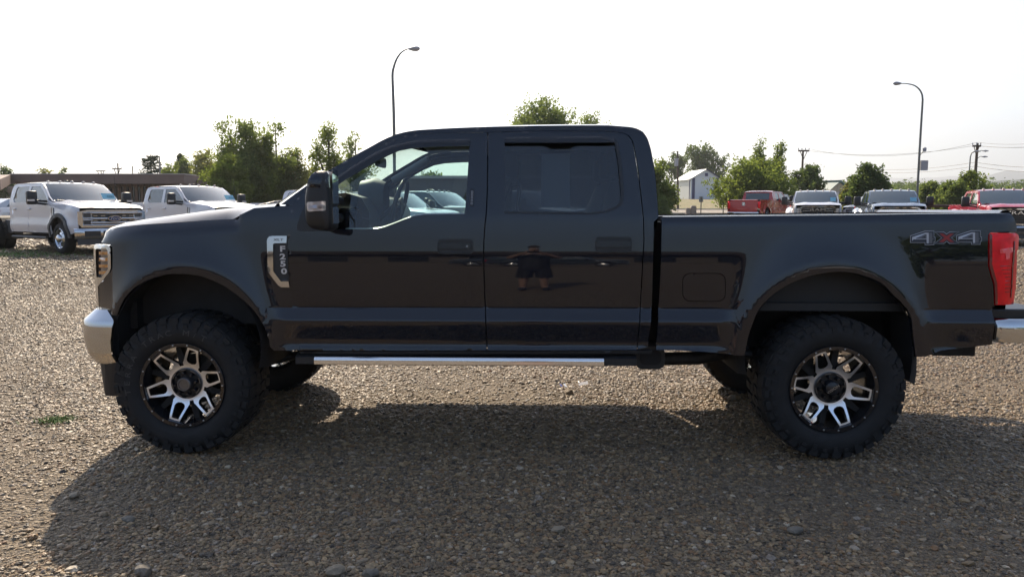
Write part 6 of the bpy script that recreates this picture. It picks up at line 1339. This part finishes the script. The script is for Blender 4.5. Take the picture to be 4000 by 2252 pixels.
# small white sedan far left
def sedan(label, pos, heading, paint):
    t = empty('parked_car', (pos[0], pos[1], float(G(*pos))), atan2(-heading[1], -heading[0]), label, 'car'); vw = vwheel(); pm = paints[paint]
    D_ = lambda x, z: .02 + .35 * np.maximum(0, z - .9) + .25 * np.maximum(0, .5 - x) ** 2 + .25 * np.maximum(0, x - 4.3) ** 2
    body = [(.05, .35), (.0, .6), (.15, .78), (1.2, .92), (1.9, 1.30), (2.5, 1.42), (3.4, 1.38), (4.1, 1.05), (4.75, .98), (4.85, .6), (4.8, .3), (4.2, .25)] + arc(3.85, .33, .36, 0, 180)[1:] + [(1.3, .22)] + arc(.92, .33, .36, 0, 180)[1:] 
    w1 = [(1.75, .95), (2.55, .97), (2.58, 1.33), (2.05, 1.26)]; w2 = [(2.66, .97), (3.6, 1.02), (3.3, 1.28), (2.66, 1.34)]
    loc2(t, 'body_side', body, D_, .9, pm, [w1, w2], gap=0)
    for w in (w1, w2): loc2(t, 'side_window', inset(w, -.02), lambda x, z: D_(x, z) + .01, .9, pglass, step=.4, thick=0, gap=0)
    pr = [(.0, .6), (.15, .78), (1.2, .92)]; yy = lambda x, z: .9 - float(D_(np.array([x]), np.array([z]))[0]) - .002
    def strip(nm, pts, m): MB().grid([[(x, u * yy(x, z), z + .02 * (1 - u * u)) for u in np.linspace(-1, 1, 9)] for x, z in pts]).build(nm, m, t, smooth=50)
    strip('hood', pr, pm); strip('windshield', [(1.2, .92), (1.9, 1.30)], pglass); strip('roof', [(1.9, 1.30), (2.5, 1.42), (3.4, 1.38)], pm); strip('rear_window', [(3.4, 1.38), (4.1, 1.05)], pglass); strip('trunk_lid', [(4.1, 1.05), (4.75, .98)], pm); strip('rear_panel', [(4.75, .98), (4.85, .6), (4.8, .3)], pm); strip('front_bumper', [(.0, .6), (.05, .3)], pm)
    for sg in (-1, 1):
        MB().box(4.70, 4.87, min(sg * .60, sg * .86), max(sg * .60, sg * .86), .72, .92, .02).build('tail_lamp', tl_red, t)
        for cx in (.92, 3.85): w = link('wheel', vw['rim'], alloy, t, loc=(cx, sg * .86, .33), rot=(0, 0, 0 if sg < 0 else pi), scale=(.78, .78, .78)); link('tyre', vw['tyre'], rubber, w); link('wheel_face', vw['disc'], alloy, w)
    MB().box(4.84, 4.87, -.26, .26, .66, .80).build('licence_plate', paper, t)
    return t
p_ = at(42, 540, 33); sedan('small white sedan seen from behind at the far left edge', (p_.x + 1.6, 37.5), (.45, .89), 'white')
p_ = at(-8, 540, 35); sedan('silver car partly cut by the left edge beside the white sedan', (p_.x + 1.2, 38.8), (.45, .89), 'silver')
# ================================================================== the photographer (seen mirrored in the rear door)
skin = mat('skin', (.30, .19, .15), .55); shirt = mat('black_shirt', (.018, .018, .022), .85); shorts = mat('black_shorts', (.014, .014, .018), .85); shoe = mat('dark_shoe', (.03, .03, .04), .6); hairm = mat('dark_hair', (.03, .02, .015), .7)
person = empty('person', (.0, -.42, 0), 0, 'person in black t-shirt and black shorts holding a phone up, mirrored in the rear door', 'person')
def skinned(name, V, E, Rr, m, parent, root=0, sub=2, part=None):
    me = bpy.data.meshes.new(name); me.from_pydata(V, E, []); me.update(); o = bpy.data.objects.new(name, me); COL.objects.link(o)
    md = o.modifiers.new('s', 'SKIN'); ly = me.skin_vertices[0] if me.skin_vertices else None
    if ly is None:
        bm = bmesh.new(); bm.from_mesh(me); bm.verts.layers.skin.verify(); bm.to_mesh(me); bm.free(); ly = me.skin_vertices[0]
    for i, r in enumerate(Rr): ly.data[i].radius = (r, r) if not isinstance(r, tuple) else r; ly.data[i].use_root = (i == root)
    o.modifiers.new('ss', 'SUBSURF').levels = sub; dg = bpy.context.evaluated_depsgraph_get(); dg.update(); r_ = bpy.data.meshes.new_from_object(o.evaluated_get(dg)); bpy.data.objects.remove(o)
    r_.name = name; r_.materials.clear(); r_.polygons.foreach_set('use_smooth', [True] * len(r_.polygons)); return link(name, r_, m, parent)
# facing +y; body as one skin
V = [(0, 0, .98), (0, -.01, 1.18), (0, -.01, 1.38), (0, 0, 1.50), (0, .02, 1.60), (0, .03, 1.70), (.11, 0, .92), (.13, .01, .50), (.14, -.03, .09), (.16, .10, .04), (-.11, 0, .92), (-.14, .01, .50), (-.15, -.03, .09), (-.17, .10, .04),
     (.19, -.01, 1.46), (.34, .08, 1.34), (.10, .30, 1.56), (-.19, -.01, 1.46), (-.34, .08, 1.34), (-.10, .30, 1.56), (0, .02, 1.78)]
E_ = [(0, 1), (1, 2), (2, 3), (3, 4), (4, 5), (5, 20), (0, 6), (6, 7), (7, 8), (8, 9), (0, 10), (10, 11), (11, 12), (12, 13), (3, 14), (14, 15), (15, 16), (3, 17), (17, 18), (18, 19)]
Rr = [.12, .12, .13, .10, .062, .088, .12, .075, .05, .045, .12, .075, .05, .045, .085, .055, .036, .085, .055, .036, .07]
skinned('body', V, E_, Rr, skin, person)
def rings(rs, n=20, c=(0, 0)): return [[(cx_ + a_ * cos(t), cy_ + b_ * sin(t), z) for t in np.linspace(0, 2 * pi, n + 1)] for z, a_, b_, cx_, cy_ in rs]
sh = MB().grid(rings([(.90, .205, .165, 0, .01), (1.0, .212, .18, 0, .01), (1.15, .205, .175, 0, .0), (1.30, .215, .16, 0, -.01), (1.42, .235, .14, 0, -.01), (1.49, .20, .11, 0, -.01), (1.535, .09, .085, 0, 0), (1.55, .07, .07, 0, .01)]))
for s in (-1, 1): sh.tube([(s * .17, -.01, 1.45), (s * .26, .02, 1.41), (s * .32, .06, 1.36)], [.085, .082, .078], 12)
sh.build('t_shirt', shirt, person, smooth=60)
so = MB().grid(rings([(1.02, .19, .15, 0, .0), (.95, .205, .16, 0, .0), (.84, .215, .165, 0, .0), (.80, .20, .14, 0, .0)]))
for s in (-1, 1): so.grid(rings([(.90, .12, .14, s * .10, 0), (.78, .118, .135, s * .115, 0), (.62, .115, .125, s * .13, .01), (.52, .118, .125, s * .135, .01)]))
so.build('shorts', shorts, person, smooth=60)
for s in (-1, 1):
    MB().box(s * .16 - .055, s * .16 + .055, -.10, .20, .0, .10, .035).build('shoe', shoe, person, smooth=60)
    hx_ = s * .085
    CH = CAM_H - 1.645
    hp = MB().box(hx_ - .02, hx_ + .02, .28, .36, 1.60 + CH, 1.69 + CH, .012)
    for k in range(4): hp.tube([(hx_ - s * .005, .35, 1.675 + CH - k * .019), (hx_ - s * .03, .375, 1.677 + CH - k * .019), (hx_ - s * .055, .362, 1.678 + CH - k * .019)], [.0095, .009, .007], 6)
    hp.tube([(hx_, .30, 1.66 + CH), (hx_ - s * .03, .32, 1.64 + CH), (hx_ - s * .05, .33, 1.645 + CH)], [.012, .011, .009], 6); hp.build('hand', skin, person, smooth=60)
    MB().lathe([(0, 0), (.008, .012), (0, .014)], 8, c=(s * .035, .115, 1.725)).build('eye', mat('eye_white', (.6, .6, .6), .3), person)
MB().tube([(0, .10, 1.72), (0, .135, 1.69), (0, .115, 1.675)], [.008, .016, .010], 6).build('nose', skin, person, smooth=60)
MB().grid([[(.10 * cos(a_) * cos(b_), .02 + .108 * sin(a_) * cos(b_), 1.735 + .125 * sin(b_)) for a_ in np.linspace(-pi, pi, 17)] for b_ in np.linspace(.35, 1.57, 7)]).build('hair', hairm, person, smooth=70)
ph = MB().box(-.08, .08, -.048, -.040, CAM_H - .04, CAM_H + .04, .003).build('phone', trim_gloss, None); tag(ph, 'dark smartphone held up by the photographer', 'phone'); 
# ================================================================== what stands behind the camera (mirrored in the paint)
t = empty('showroom_building', (-8, -46, 0), 0, 'long low brown building behind the photographer, mirrored in the black doors', 'building')
MB().box(-30, 28, -14, 0, 0, 3.3).build('wall', mat('grey_brown_wall', (.10, .085, .07), .8), t); MB().box(-31, 29, -15, 1.2, 3.3, 4.3).build('fascia', mat('dark_fascia', (.05, .042, .038), .8), t)
for i in range(9): MB().box(-28 + i * 6, -25 + i * 6, .002, .06, .6, 2.6).build('window', darkw, t)
pickup('dark parked pickup behind the photographer, mirrored in the black doors', (3.5, -24), (1, .1), 'dark', 'ford', 'bed', detail=0, group='vehicles behind the photographer')
pickup('dark parked suv behind the photographer, mirrored in the black doors', (-4.5, -25), (-1, .1), 'dark', 'ram', 'suv', detail=0, group='vehicles behind the photographer')
pickup('white parked pickup behind the photographer, mirrored near the black tail lamp', (17, -27), (.8, .5), 'white', 'ford', 'bed', detail=0, group='vehicles behind the photographer')
def btree(x, y, h, w, seed):
    rg = np.random.default_rng(seed); t = empty('leafy_tree', (x, y, 0), 0, 'green tree standing behind the photographer, mirrored beside the %s' % ('tail lamp' if seed % 2 else 'rear wheel'), 'tree', 'trees behind the photographer'); MB().tube([(0, 0, 0), (0, 0, h * .7)], [.25, .08], 6).build('trunk', bark, t)
    v = rg.normal(0, 1, (160, 3)); v /= np.linalg.norm(v, axis=1)[:, None]; C = np.array([0, 0, h * .6]) + v * rg.uniform(.5, 1, 160)[:, None] * np.array([w / 2, w / 2, h * .38]); V, F = leaves(rg, C, 16, np.array([.4, .4, .35]), .3); link('crown', np_mesh('crown', V, F), LM['mid'], t)
btree(24, -40, 8, 9, 1); btree(33, -44, 7, 8, 2)
# ================================================================== air
hz = MB().box(-9500, 9500, -7000, 9800, -60, 900).build('haze', None if False else mat('haze_volume', (1, 1, 1)), None); hz['kind'] = 'stuff'; hz['label'] = 'thin summer haze over the whole lot and valley'
hm = MAT['haze_volume']; nt = hm.node_tree; nt.nodes.clear(); pv = nt.nodes.new('ShaderNodeVolumePrincipled'); oo = nt.nodes.new('ShaderNodeOutputMaterial'); pv.inputs['Color'].default_value = (.90, .95, 1, 1); pv.inputs['Density'].default_value = .00026; pv.inputs['Anisotropy'].default_value = .5; nt.links.new(pv.outputs[0], oo.inputs['Volume'])
